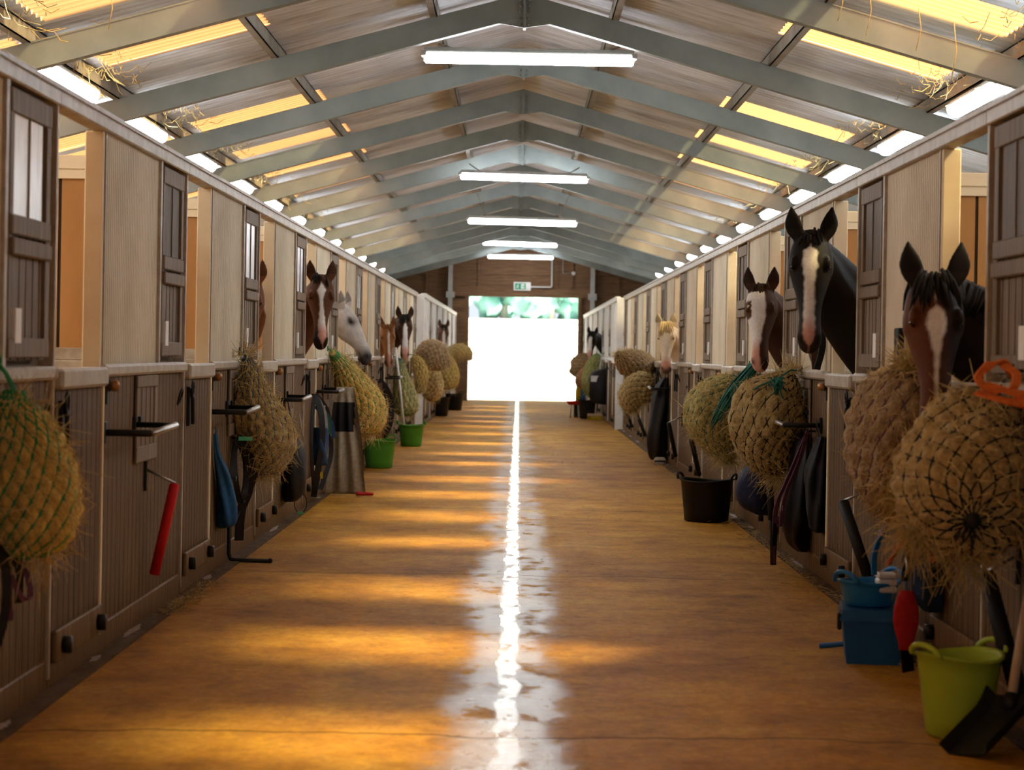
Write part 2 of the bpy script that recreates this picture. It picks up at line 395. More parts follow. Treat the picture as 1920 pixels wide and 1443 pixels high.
mb.box((DXL-.55, YG-.16, DZ), (DXR+.35, YG-.09, DZ+.2)); mb.box((DXL-.1, YG-.14, 0), (DXL, YG-.02, DZ)); mb.box((DXR, YG-.14, 0), (DXR+.1, YG-.02, DZ))
struct(mb.build('door_1', M['dark_wood']), 'timber frame of the wide open doorway in the far gable')
for i, x in enumerate((-1.95, 2.03)):
    mb = MB(); mb.box((x-.06, YG-.3, 0), (x+.06, YG-.17, roofz(x)-.2)); mb.box((x-.12, YG-.31, DZ-.05), (x+.12, YG-.16, DZ+.12))
    struct(mb.build('trim_%d' % (3+i), M['pale_steel']), 'pale steel gable post on the %s of the far doorway' % ('left', 'right')[i])

# sliding leaf standing open beside the far doorway
t = thing('sliding_door', 'brown boarded sliding door pushed open left of the bright doorway', 'door', (-1.5, YG-.24, 0))
mb = MB()
for i in range(5): mb.box((-.46+i*.105, -.03, .04), (-.46+i*.105+.1, .02, DZ-.08), bev=.006)
mb.build('door_leaf', M['dark_wood'], t)
mb = MB()
for z in (.2, 1.4, 2.6): mb.box((-.46, -.055, z), (.06, -.03, z+.14))
mb.build('cross_rail', M['dark_wood'], t)
mb = MB(); mb.tube([(-.05, -.055, 1.05), (-.05, -.09, 1.08), (-.05, -.09, 1.22), (-.05, -.055, 1.25)], .01); mb.build('handle', M['steel'], t)

# outdoors: yard, bank, fences, trees
mb = MB(); vs = []; fs = []; nx = 24; ys = [YG+1.5, 64, 68, 74, 80, 88, 98, 110, 124, 140, 170, 230]
def gz(y): return 0 if y < 72 else (min(1, (y-72)/50)**1.3*3.3+max(0, (y-122)*.01))
for y in ys:
    for i in range(nx+1): vs.append((-70+140*i/nx, y, gz(y)-.01+.03*noise.noise(Vector((i*1.7, y, 0)))*(y > 64)))
for j in range(len(ys)-1):
    for i in range(nx): a = j*(nx+1)+i; fs.append((a, a+1, a+nx+2, a+nx+1))
mb.add(vs, fs, 0, True); struct(mb.build('ground', M['outdoor']), 'pale sunlit yard rising beyond the doorway')
rnd = random.Random(4)
for j, (y, lab, hh) in enumerate(((82, 'pale post and rail fence across the yard, lower of the two', 1.25), (98, 'pale post and rail fence on the bank below the trees', 1.3))):
    t = thing('rail_fence', lab, 'fence', (0, y, gz(y)), 0, 'fences beyond the doorway')
    mb = MB()
    for z in (.45, .85, hh-.08): mb.box((-9, -.03, z), (9, .0, z+.1))
    mb.build('rails', M['fence'], t)
    for i in range(7):
        mb = MB(); mb.box((-9+i*3-.06, 0, -.2), (-9+i*3+.06, .12, hh)); mb.build('post', M['fence'], t)
for i, (x, y, h, r) in enumerate(((-4.6, 124, 6, 2.0), (-1.0, 133, 7.5, 2.6), (2.2, 150, 9, 2.9), (4.6, 128, 7, 2.2), (7.6, 150, 9, 2.8), (-8.2, 140, 8, 3.0))):
    z0 = gz(y)-.1
    t = thing('tree', ('leafy tree %s beyond the doorway bank' % ('low and leaning at the left edge', 'second from the left', 'at the middle', 'right of the middle', 'hidden partly by the right jamb', 'behind the left jamb')[i]), 'tree', (x, y, z0), 0, 'trees beyond the yard')
    mb = MB(); mb.tube([(0, 0, 0), (.1, 0, h*.3), (-.05, .1, h*.6)], [.28, .2, .1], 8); mb.build('trunk', M['bark'], t)
    mb = MB()
    for q in range(34):
        a = rnd.uniform(0, 2*PI); p = rnd.uniform(-.9, 1); rr = math.sqrt(max(0, 1-p*p))*rnd.uniform(.4, 1)
        c = Vector((math.cos(a)*rr*r, math.sin(a)*rr*r, h*.44+p*h*.40)); q0 = len(mb.v)
        mb.sphere(c, r*rnd.uniform(.2, .36), n=12)
        for w in range(q0, len(mb.v)):
            v = Vector(mb.v[w]); mb.v[w] = tuple(v+(v-c)*.75*noise.noise(v*2.1))
    mb.build('crown', M['leafg'], t)

# ------------------------------------------------------------------ roof frames, purlins, lamps
RY = [18.4+MOD*k for k in range(-4, 13)]
def make_rafter():
    t = thing('roof_frame', '', 'roof frame')
    for sgn in (-1, 1):
        mb = MB(); X = 5.5
        def pl(y0, y1, o0, o1):
            mb.prism([(0, RID+o0), (sgn*X, RID+o0-SLP*X), (sgn*X, RID+o1-SLP*X), (0, RID+o1)], 1, y0, y1)
        pl(-.05, -.040, 0, .2); pl(-.058, .05, 0, .012); pl(-.054, .05, .190, .202)
        if sgn > 0: pass
        mb.build('rafter', M['rafter'], t)
    mb = MB(); mb.prism([(-.22, RID-SLP*.22), (0, RID-.095), (.22, RID-SLP*.22), (0, RID+.05)], 1, -.052, -.030); mb.box((-.012, -.085, RID-.10), (.012, .06, RID+.2)); mb.build('gusset_plate', M['rafter'], t)
    mb = MB()
    for z in (-.07, -.02, .04, .09, .14):
        for x in (-.035, .035): mb.tube([(x, -.075, RID+z), (x, -.045, RID+z)], .010, 6)
    mb.build('bolts', M['steel'], t)
    return t
raf = make_rafter()
for i, y in enumerate(RY):
    o = raf if i == 0 else copy_tree(raf); o.location = (0, y, 0)
    o['label'] = 'grey steel roof frame spanning the aisle, the %s from the camera' % ORD[i]; o['group'] = 'steel roof frames across the aisle'
for sgn in (-1, 1):
    for j, x in enumerate((.78, PX0+.06, 3.5, 4.9)):
        mb = MB(); zb = RID+.2-SLP*x
        for a, b, c, d in ((-.03, -.022, 0, .125), (-.03, .035, 0, .01), (-.03, .035, .115, .125)): mb.box((sgn*x+min(sgn*a, sgn*b), YN, zb+c), (sgn*x+max(sgn*a, sgn*b), YG, zb+d))
        tag(mb.build('roof_purlin', M['purlin']), 'dusty steel purlin running along the %s roof slope, %s' % (('left' if sgn < 0 else 'right'), ('nearest the ridge', 'above the tops of the light sheets', 'over the side tube lights', 'lowest, by the eaves')[j]), 'purlin', 'roof purlins')
def lamp_mesh(t, L, w, side):
    mb = MB(); mb.box((-L/2, -w*.47, .055), (L/2, w*.47, .085), bev=.008); mb.box((-L/2, -w*.3, .08), (L/2, w*.3, .11), bev=.008)
    for s in (-1, 1): mb.box((s*L/2-.03, -w*.5, .03), (s*L/2+.03, w*.5, .075), bev=.008)
    mb.build('housing', M['hous'], t)
    rings = []
    for x in (-L/2+.002, -L/2+.02, L/2-.02, L/2-.002):
        k = .75 if abs(x) > L/2-.01 else 1
        rings.append([(x, w*.5*k*math.cos(a), .045+(-.075*k)*math.sin(a)) for a in [-.2+(PI+.4)*q/12 for q in range(13)]])
    mb = MB(); mb.loft(rings, smooth=True); mb.build('diffuser', M['tube_side' if side else 'tube'], t)
# five lamps hung across the aisle: (y, z of lamp bottom, x centre, chain attachment)
HL = [(18.9, 3.97, .045, 1.86, .0), (31.2, 3.92, .03, 1.86, .016), (36.6, 3.60, .02, 1.86, .012), (52.0, 4.0, -.02, 1.80, .02), (58.2, 3.96, 0, 1.78, .003)]
for i, (y, z, x, L, tilt) in enumerate(HL):
    t = thing('hanging_tube_light', ('lit fluorescent batten hung across the aisle, %s' % ('the large one nearest the camera', 'second from the camera', 'third from the camera', 'fourth from the camera', 'furthest, just above the exit sign')[i]), 'light', (x, y, z), 0, 'tube lights hung under the ridge')
    t.rotation_euler = (0, tilt, 0)
    lamp_mesh(t, L, .14, False)
    for s in (-1, 1):
        zt = RID-SLP*(.78)-z+.05; mb = MB()
        xa, xb = s*(L/2-.32), s*.80
        pts = [(lerp(xa, xb, q/24), 0, lerp(.08, zt, q/24)) for q in range(25)]
        mb.tube(pts, .007, 6)
        for p in pts[::2]: mb.sphere(p, .012, n=6)
        mb.build('chain', M['purlin'], t)
# side battens under the eave purlins
side = None
for sgn in (-1, 1):
    for i in range(14):
        y = 9.8+MOD*i
        if side is None:
            t = thing('side_tube_light', '', 'light'); side = t; lamp_mesh(t, 1.75, .15, True); side.rotation_euler = (0, 0, PI/2)
            for s in (-.6, .6): mb = MB(); mb.box((s-.015, -.02, .10), (s+.015, .02, .125)); mb.build('bracket', M['steel'], t)
        else: t = copy_tree(side)
        t.location = (sgn*3.52, y, RID+.2-SLP*3.5-.12)
        t['label'] = 'lit tube light over the %s stalls, the %s from the camera' % (('left' if sgn < 0 else 'right'), ORD[i]); t['group'] = 'tube lights over the stalls'
# cobwebs and straw caught under the eave purlins
rnd = random.Random(11)
for sgn in (-1, 1):
    mb = MB()
    for y in RY[:10]:
        for q in range(70):
            yy = y-MOD*.5+rnd.gauss(0, .75); x = rnd.uniform(3.1, 3.55); z = roofz(x)-.04-rnd.uniform(0, .1)
            p0 = Vector((sgn*x, yy, z)); l = rnd.uniform(.08, .4)
            d = Vector((sgn*rnd.uniform(-.6, .2), rnd.uniform(-.7, .7), rnd.uniform(-.45, .25)))*l
            mb.tube([p0, p0+d*.5+Vector((0, 0, -.03)), p0+d], .0035, 3, cap=False)
    tag(mb.build('cobwebs', M['straw']), 'straw and cobwebs hanging under the %s eave purlin' % ('left' if sgn < 0 else 'right'), 'cobwebs', kind='stuff')
mb = MB()
for x, z, l in ((-2.9, 3.9, .3), (2.4, 4.0, .35), (2.75, 3.85, .3), (3.0, 3.75, .4), (2.2, 4.0, .25)):
    mb.tube([(x, 14.9, z), (x+.02, 14.9, z-l*.5), (x-.01, 14.92, z-l)], .004, 4)
tag(mb.build('cobwebs', M['straw']), 'long dusty cobweb threads hanging below the nearest roof sheets', 'cobwebs', kind='stuff')

# exit sign with its conduit over the doorway
t = thing('exit_sign', 'green and white running man exit sign above the far doorway', 'sign', (.06, YG-.2, DZ+.30))
mb = MB(); mb.box((-.24, -.03, -.12), (.24, .03, .12), bev=.008); mb.build('sign_box', M['pl_white'], t)
mb = MB(); mb.box((-.20, -.036, -.085), (.10, -.031, .085))
mb.build('green_field', M['sign_green'], t)
mb = MB(); y0, y1 = -.042, -.037
mb.prism([(-.03, -.07), (.06, -.07), (.06, .07), (-.03, .07)], 1, y0, y1+.004)
def limb(a, b, w):
    a, b = Vector(a), Vector(b); d = (b-a).normalized(); n = Vector((-d.y, d.x))*w/2
    mb.prism([tuple(a-n), tuple(b-n), tuple(b+n), tuple(a+n)], 1, y0, y1)
limb((-.12, .03), (-.13, -.02), .03); limb((-.13, -.02), (-.10, -.05), .016); limb((-.13, -.02), (-.17, -.045), .016); limb((-.12, .025), (-.085, .0), .013); limb((-.12, .025), (-.165, .01), .013)
mb.tube([(-.113, y0, .052), (-.113, y1, .052)], .015, 12)
mb.build('running_man', M['pl_white'], t)
mb = MB(); mb.prism([(.0, 0), (.03, .03), (.03, .012), (.055, .012), (.055, -.012), (.03, -.012), (.03, -.03)], 1, -.047, -.044); mb.build('arrow', M['sign_green'], t)
mb = MB(); mb.tube([(.3, YG-.17, DZ+.29), (.86, YG-.17, DZ+.29), (.89, YG-.17, DZ+.32), (.89, YG-.17, 3.98)], .022, 8); tag(mb.build('conduit', M['white']), 'white conduit running up from the exit sign to the last tube light', 'conduit')
mb = MB(); mb.tube([(1.2, YG-.12, 4.0), (1.2, YG-.12, 3.62), (1.45, YG-.12, 3.62)], .015, 6); tag(mb.build('conduit', M['purlin']), 'thin grey conduit on the far gable between two round fittings', 'conduit')
for z, l in ((3.98, 'upper'), (3.62, 'lower')):
    mb = MB(); mb.tube([(1.5, YG-.14, z), (1.5, YG-.075, z)], .055, 12); tag(mb.build('junction_box', M['pl_white']), 'small round white fitting on the far gable, the %s one' % l, 'fitting', 'fittings on the far gable')

# ------------------------------------------------------------------ stall fronts (local x points into the aisle, y along the aisle)
def grooved(y0, y1, z0, z1, x0, x1, pitch=.105, sub=3, g=.007):
    """vertical boards: one mesh whose aisle face carries V joints and fine beads"""
    mb = MB(); ys = []; n = max(1, round((y1-y0)/pitch)); p = (y1-y0)/n
    for i in range(n):
        a = y0+i*p; ys += [(a, -g*1.6), (a+.008, 0)]
        for q in range(1, sub):
            c = a+p*q/sub; ys += [(c-.005, 0), (c, -g*.6), (c+.005, 0)]
        ys += [(a+p-.008, 0)]
    ys.append((y1, -g*1.6)); vs = []; fs = []
    for y, o in ys: vs += [(x1+o, y, z0), (x1+o, y, z1), (x0, y, z0), (x0, y, z1)]
    for i in range(len(ys)-1):
        a = i*4; b = a+4; fs += [(a, b, b+1, a+1), (a+2, a+3, b+3, b+2), (a+1, b+1, b+3, a+3), (a, a+2, b+2, b)]
    L = (len(ys)-1)*4; fs += [(0, 1, 3, 2), (L, L+2, L+3, L+1)]
    mb.add(vs, fs)
    for i in range(len(ys)-1):
        if ys[i][1] < -g*.3 or ys[i+1][1] < -g*.3: mb.m[i*4] = 1
    return mb
def ribbed(y0, y1, z0, z1, x0, amp=.011, pitch=.046):
    mb = MB(); n = int((y1-y0)/pitch*8); vs = []; fs = []
    for i in range(n+1):
        y = y0+(y1-y0)*i/n; o = amp*max(-.6, min(.6, math.sin(2*PI*(y-y0)/pitch)*1.3))
        vs += [(x0+o, y, z0), (x0+o, y, z1), (x0-.02, y, z0), (x0-.02, y, z1)]
    for i in range(n):
        a = i*4; b = a+4; fs += [(a, b, b+1, a+1), (a+2, a+3, b+3, b+2), (a+1, b+1, b+3, a+3), (a, a+2, b+2, b)]
    mb.add(vs, fs, 0, False); return mb
def make_front(sgn, L=MOD, painted=False):
    t = thing('stall_front', '', 'stall front')
    def B(mb, name, m, parent):
        if 1 in mb.m: m = [m, M['groove']]
        return (mb if sgn < 0 else mb.mirror()).build(name, m, parent)
    clad, rail, cream = ('white', 'white', 'white') if painted else ('clad', 'rail', 'cream')
    mb = grooved(1.03, L, .13, 1.255, -.05, -.005); B(mb, 'lower_boards', M['boards'], t)
    mb = MB(); mb.box((-.06, 0, 0), (-.0, L, .13), bev=.01); B(mb, 'plinth', M['boards'], t)
    mb = MB(); mb.box((-.055, 1.0, 1.255), (.03, L-.005, RT), bev=.012); B(mb, 'mid_rail', M[rail], t)
    mb = MB(); mb.box((-.06, 0, 2.36), (.02, L, WT), bev=.006); mb.box((.02, 0, WT-.02), (.03, L, WT)); B(mb, 'top_rail', M[rail], t)
    mb = MB(); mb.box((-.085, .99, 0.1), (-.003, 1.025, 2.36), bev=.004); B(mb, 'door_post', M[cream], t)
    mb = ribbed(1.045, L-.86, RT, 2.36, -.015); B(mb, 'cladding_panel', M[clad], t)
    mb = MB(); mb.box((-.05, 1.025, RT), (.004, 1.045, 2.36)); B(mb, 'panel_stile', M[rail], t)
    mb = MB(); mb.box((-.05, L-.86, RT), (.008, L-.815, 2.36)); B(mb, 'panel_stile', M[rail], t)
    mb = MB(); mb.box((-.085, L-.815, RT), (-.05, L-.03, 2.36)); B(mb, 'backing_board', M['leaf_boards'], t)
    mb = MB(); mb.box((-.09, L-.03, .05), (.012, L, 2.36), bev=.003); B(mb, 'end_post', M[rail], t)
    # upper leaf, folded back against the wall
    mb = grooved(L-.80, L-.13, 1.335, 2.34, -.035, -.005, .11, 1)
    u = B(mb, 'upper_door', M['leaf_boards'], t)
    mb = MB(); mb.box((-.01, L-.72, 1.87), (.002, L-.25, 2.28)); B(mb, 'window_pane', M['pane'], u)
    mb = MB()
    mb.box((-.005, L-.80, 2.25), (.014, L-.13, 2.34), bev=.004); mb.box((-.005, L-.80, 1.345), (.014, L-.13, 1.42), bev=.004)
    mb.box((-.005, L-.79, 1.80), (.02, L-.15, 1.875), bev=.006); mb.box((-.005, L-.79, 1.725), (.026, L-.15, 1.79), bev=.006)
    mb.box((-.005, L-.80, 1.42), (.010, L-.745, 2.25)); mb.box((-.005, L-.20, 1.42), (.010, L-.13, 2.25)); mb.box((-.003, L-.49, 1.875), (.008, L-.475, 2.25))
    B(mb, 'battens', M['leaf_boards'], u)
    mb = MB(); mb.box((-.004, L-.715, 1.40), (.018, L-.62, 1.53)); B(mb, 'name_card', M['card'], u)
    # lower half door
    mb = grooved(.015, .965, .11, 1.225, -.04, .012, .105, 3)
    d = B(mb, 'half_door', M['door_boards'], t)
    mb = MB(); mb.box((-.05, .01, 1.215), (.045, .97, 1.30), bev=.012); B(mb, 'door_rail', M[rail], d)
    mb = MB(); mb.box((-.035, .966, .1), (.022, .99, 1.22), bev=.004); B(mb, 'edge_strip', M['cream'], d)
    mb = MB(); mb.box((.012, .012, .11), (.034, .96, .24), bev=.006); B(mb, 'kick_board', M['boards'], d)
    mb = MB(); mb.tube([(.03, .09, 1.16), (.045, .09, 1.10), (.045, .10, .96)], .011, 8); mb.tube([(.045, .09+.03*math.cos(a), 1.16+.045*math.sin(a)) for a in [2*PI*q/12 for q in range(13)]], .006, 6); mb.box((.012, .07, .95), (.03, .13, 1.17)); B(mb, 'bolt', M['black_steel'], d)
    mb = MB(); mb.tube([(.034, .14, .17), (.07, .14, .17)], .036, 12); B(mb, 'kick_bolt', M['black_steel'], d)
    mb = MB(); mb.tube([(.034, .86, .17), (.07, .86, .17)], .036, 12); B(mb, 'kick_bolt', M['black_steel'], d)
    mb = MB(); mb.sphere((.045, 1.09, 1.215), .027); B(mb, 'latch_knob', M['brass'], t)
    mb = MB(); mb.tube([(.0, 1.09, 1.215), (.03, 1.09, 1.215)], .028, 10); mb.box((-.004, 1.06, 1.13), (.02, 1.10, 1.2)); B(mb, 'latch_plate', M['black_steel'], t)
    # feed hatch
    mb = grooved(1.90, 2.40, .84, 1.245, -.01, .006, .12, 1); h = B(mb, 'feed_hatch', M['door_boards'], t)
    mb = MB()
    for lo, hi in (((0, 1.86, .82), (.016, 2.44, .90)), ((0, 1.86, 1.19), (.016, 2.44, 1.25)), ((0, 1.86, .9), (.014, 1.93, 1.19)), ((0, 2.37, .9), (.014, 2.44, 1.19))): mb.box(lo, hi, bev=.004)
    B(mb, 'hatch_frame', M['leaf_boards'], h)
    mb = MB(); mb.box((.012, 1.88, 1.02), (.03, 1.95, 1.05), bev=.004); B(mb, 'hatch_catch', M['black_steel'], h)
    # tie ring
    mb = MB(); mb.tube([(.02+.012*math.sin(a), L-.2+.04*math.cos(a), 1.12+.045*math.sin(a)) for a in [2*PI*q/14 for q in range(15)]], .006, 6); B(mb, 'tie_ring', M['black_steel'], t)
    return t
NEARL = {-1: 'at the left edge of the picture with the bright upper window', 0: 'with the red sleeved bar hung below its hatch', 1: 'with the blue cloth bag and the first tan hay net', 2: 'with the black feed bag hanging low', 3: 'with the brown blazed horse and the beige rug', 4: 'with the grey horse looking out', 5: 'between the grey horse and the two bright green tubs', 6: 'with the small chestnut horse', 7: 'with the dark bay horse by the white pole', 8: 'last of the higher cream run'}
NEARR = {-1: 'at the right edge of the picture beside the lime tub', 0: 'with the star faced dark horse and the big near hay nets', 1: 'with the black blazed horse and purple lead rope', 2: 'with the pink nosed pied horse', 3: 'behind the black tub and green knotted net', 4: 'with an empty opening, just beyond the black tub', 5: 'with the cream pony', 6: 'just beyond the cream pony', 7: 'beside the far double hay net', 8: 'last of the higher cream run'}
fronts = {}
rnd = random.Random(2)
for sgn, X, S0, D in ((-1, XL, SL, NEARL), (1, XR, SR, NEARR)):
    proto = make_front(sgn)
    for k in range(-1, 9):
        o = proto if k == -1 else copy_tree(proto)
        o.location = (X, S0+MOD*k, 0); fronts[sgn, k] = o
        o['label'] = '%s stall front %s' % ('left row' if sgn < 0 else 'right row', D[k]); o['group'] = 'stall fronts of the %s row' % ('left' if sgn < 0 else 'right')
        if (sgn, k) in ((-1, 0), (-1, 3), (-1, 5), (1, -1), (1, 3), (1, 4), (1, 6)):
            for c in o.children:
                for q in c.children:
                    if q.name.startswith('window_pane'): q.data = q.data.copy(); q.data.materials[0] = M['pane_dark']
    # far white painted run, standing a little further into the aisle
    X2 = X-sgn*.13; L2 = 3.3; Y2 = S0+MOD*9+.25
    p2 = make_front(sgn, L2, True)
    mb = MB(); mb.box((-.30, -.06, 0), (.012, -.005, WT-.02), bev=.004)
    (mb if sgn < 0 else mb.mirror()).build('end_panel', M['white'], p2)
    for k in range(6):
        o = p2 if k == 0 else copy_tree(p2)
        if k == 1:
            for c in list(o.children):
                if c.name.startswith('end_panel'): bpy.data.objects.remove(c)
            p2n = o
        if k > 1:
            for c in list(o.children):
                if c.name.startswith('end_panel'): bpy.data.objects.remove(c)
        o.location = (X2, Y2+L2*k, 0)
        o['label'] = '%s row white painted stall front, %s of the far run%s' % ('left' if sgn < 0 else 'right', ORD[k], ', with the white end panel' if k == 0 else (', nearest the doorway' if k == 5 else ''))
        o['group'] = 'white stall fronts of the %s row' % ('left' if sgn < 0 else 'right')
    nm = 'left' if sgn < 0 else 'right'
    mb = MB(); mb.box((X-sgn*.09 if sgn > 0 else X, 2.0, 0), (X if sgn > 0 else X+.09, 58, .012))
    rr = random.Random(8+sgn); st = MB(); y = 5.0
    while y < 56:
        l = rr.uniform(.15, .9); xx = X-sgn*rr.uniform(.02, .04)
        if y < 38:
            ra = []
            for q in range(11):
                f = q/10; w = .028*math.sin(PI*min(.97, max(.03, f)))*(.6+.8*abs(noise.noise(Vector((y*3, f*4, 1))))); c = xx+.012*noise.noise(Vector((f*5, y, 3)))
                ra.append([(c-w, y+l*f, .011), (c+w, y+l*f, .011), (c+w*.7, y+l*f, .015), (c-w*.7, y+l*f, .015)])
            st.loft(ra, 0, False)
        y += l+rr.uniform(.5, 3.2)
    struct(mb.build('baseboard_'+nm, M['conc']), 'low concrete edge along the foot of the %s stalls' % nm)
    tag(st.build('lime_crust', M['crust']), 'pale broken lime line on the floor along the %s stalls' % nm, 'lime line', kind='stuff')
    mb = MB(); nx, ny = 16, 220; vs = []; fs = []
    for j in range(ny+1):
        for i in range(nx+1):
            y = lerp(5.4, 58.5, j/ny); x = lerp(2.1, 5.5, i/nx)*sgn; vs.append((x, y, .012+.012*noise.noise(Vector((x*1.3, y*1.3, 2)))))
    for j in range(ny):
        for i in range(nx): a = j*(nx+1)+i; q = (a, a+1, a+nx+2, a+nx+1); fs.append(q if sgn > 0 else q[::-1])
    mb.add(vs, fs, 0, True); struct(mb.build('floor_'+nm, M['bedding']), 'straw covered floor inside the %s stalls' % nm)
    # partitions between stalls
    pt = None
    for k in range(0, 16):
        y = S0+MOD*k if k <= 9 else Y2+L2*(k-9)
        if y > 58: continue
        if pt is None:
            pt = thing('stall_partition', '', 'partition')
            x0, x1 = (-5.53, -1.98) if sgn < 0 else (2.02, 5.53)
            mb = MB(); n = 24
            for i in range(n): mb.box((lerp(x0, x1, i/n)+.003, -.03, .02), (lerp(x0, x1, (i+1)/n)-.003, .03, 1.24))
            mb.build('lower_boards', M['boards'], pt)
            mb = MB(); mb.box((x0, -.05, 1.24), (x1, .05, 1.31), bev=.006); mb.box((x0, -.035, 1.31), (x1, .035, 1.38), bev=.004); mb.build('mid_rail', M['rail'], pt)
            mb = MB()
            for p, q in ((1.99, 2.572), (2.590, 3.80), (3.818, 5.52)): mb.box((min(sgn*p, sgn*q), -.012, 1.38), (max(sgn*p, sgn*q), .012, 2.33))
            mb.build('plywood_panel', M['ply'], pt)
            mb = MB(); mb.box((x0, -.003, 1.38), (x1, .003, 2.33)); mb.build('backing', M['groove'], pt)
            mb = MB(); mb.box((x0, -.03, 2.325), (x1, .03, 2.375)); mb.box((x0, -.04, 2.375), (x1, .04, 2.455), bev=.006); mb.build('top_rail', M['cream'], pt)
            o = pt
        else: o = copy_tree(pt)
        o.location = (0, y, 0)
        o['label'] = 'plywood panelled partition at the near side of the %s %s stall' % (ORD[k], nm); o['group'] = 'stall partitions of the %s row' % nm

# ------------------------------------------------------------------ racks and bars on the fronts
def saddle_rack(sgn, y0, y1, z, out, label):
    X = XL if sgn < 0 else XR; d = -sgn
    t = thing('saddle_rack', label, 'saddle rack', (X, y0, z), 0, 'fold-out racks on the stall fronts')
    w = y1-y0
    mb = MB(); mb.tube([(0, 0, 0), (d*out*.96, 0, .0), (d*out, .02, 0)], .016, 8); mb.build('arm', M['black_steel'], t); mb = MB(); mb.tube([(0, w, .01), (d*out*.9, w, .01), (d*out*.92, w-.02, .01)], .014, 8); mb.build('arm', M['black_steel'], t)
    mb = MB(); mb.tube([(d*out*1.0, 0, 0), (d*out*.92, w, .012)], .017, 8); mb.build('front_bar', M['steel'], t)
    for yy in (0, w): mb = MB(); mb.box((min(-d*.004, d*.012), yy-.03, -.05), (max(-d*.004, d*.012), yy+.03, .05), bev=.003); mb.build('wall_plate', M['black_steel'], t)
    return t
def rug_bar(sgn, y, z, yb, zb, m, label, out=.15, r=.026):
    X = XL if sgn < 0 else XR; d = -sgn
    t = thing('rug_bar', label, 'rug bar', (X, y, z), 0, 'swing-down rug bars')
    mb = MB(); mb.prism([(-.03, -.075), (.035, -.02), (.035, .03), (-.03, .075)], 0, -.004 if d > 0 else -.012, .012 if d > 0 else .004); mb.build('wall_plate', M['black_steel'], t)
    mb = MB(); mb.tube([(d*.01, 0, .03), (d*out, .0, -.035)], .007, 8); mb.build('swing_arm', M['steel'], t)
    mb = MB(); e = Vector((d*.05, yb-y, zb-z)); s = Vector((d*out, 0, -.035))
    mb.tube([s, s.lerp(e, .02), e], [r*.6, r, r], 12); mb.build('sleeve', m, t)
    return t
LR = {0: (9.7, 10.46, 'bare fold-out saddle rack beside the red bar, steel front rail catching light'), 1: (13.05, 13.77, 'dark fold-out rack just left of the first tan hay net'), 2: (16.4, 17.2, 'fold-out rack above the black feed bag'), 3: (19.75, 20.5, 'fold-out rack that carries the beige rug'), 6: (29.8, 30.6, 'fold-out rack right of the golden hay net'), 7: (32.9, 33.7, 'fold-out rack behind the white pole')}
for k, (a, b, l) in LR.items(): saddle_rack(-1, a, b, 1.0, .22, l)
saddle_rack(1, 13.5, 14.4, .965, .24, 'dark fold-out rack at the flank of the big netted bale')
saddle_rack(1, 27.0, 27.8, .96, .24, 'fold-out rack beneath the cream pony')
saddle_rack(1, 20.2, 21.0, .96, .22, 'fold-out rack beyond the green knotted net')
rug_bar(-1, 10.80, .74, 10.82, .24, M['foam_red'], 'red foam sleeved bar hanging on the left stall boards')
rug_bar(1, 11.5, .66, 11.25, .22, M['black'], 'black sleeved bar hanging above the blue tub', .16, .03)
rug_bar(1, 24.9, .64, 25.2, .20, M['black'], 'black sleeved bar hanging right of the dark coat', .16)
rug_bar(1, 21.6, .58, 21.9, .17, M['black'], 'black sleeved bar hanging under the green knotted net', .16)
rug_bar(1, 31.4, .62, 31.2, .20, M['black'], 'black sleeved bar under the far double hay net, the right one', .2)
rug_bar(1, 35.0, .62, 34.8, .20, M['black'], 'black sleeved bar under the far double hay net, the left one', .2)

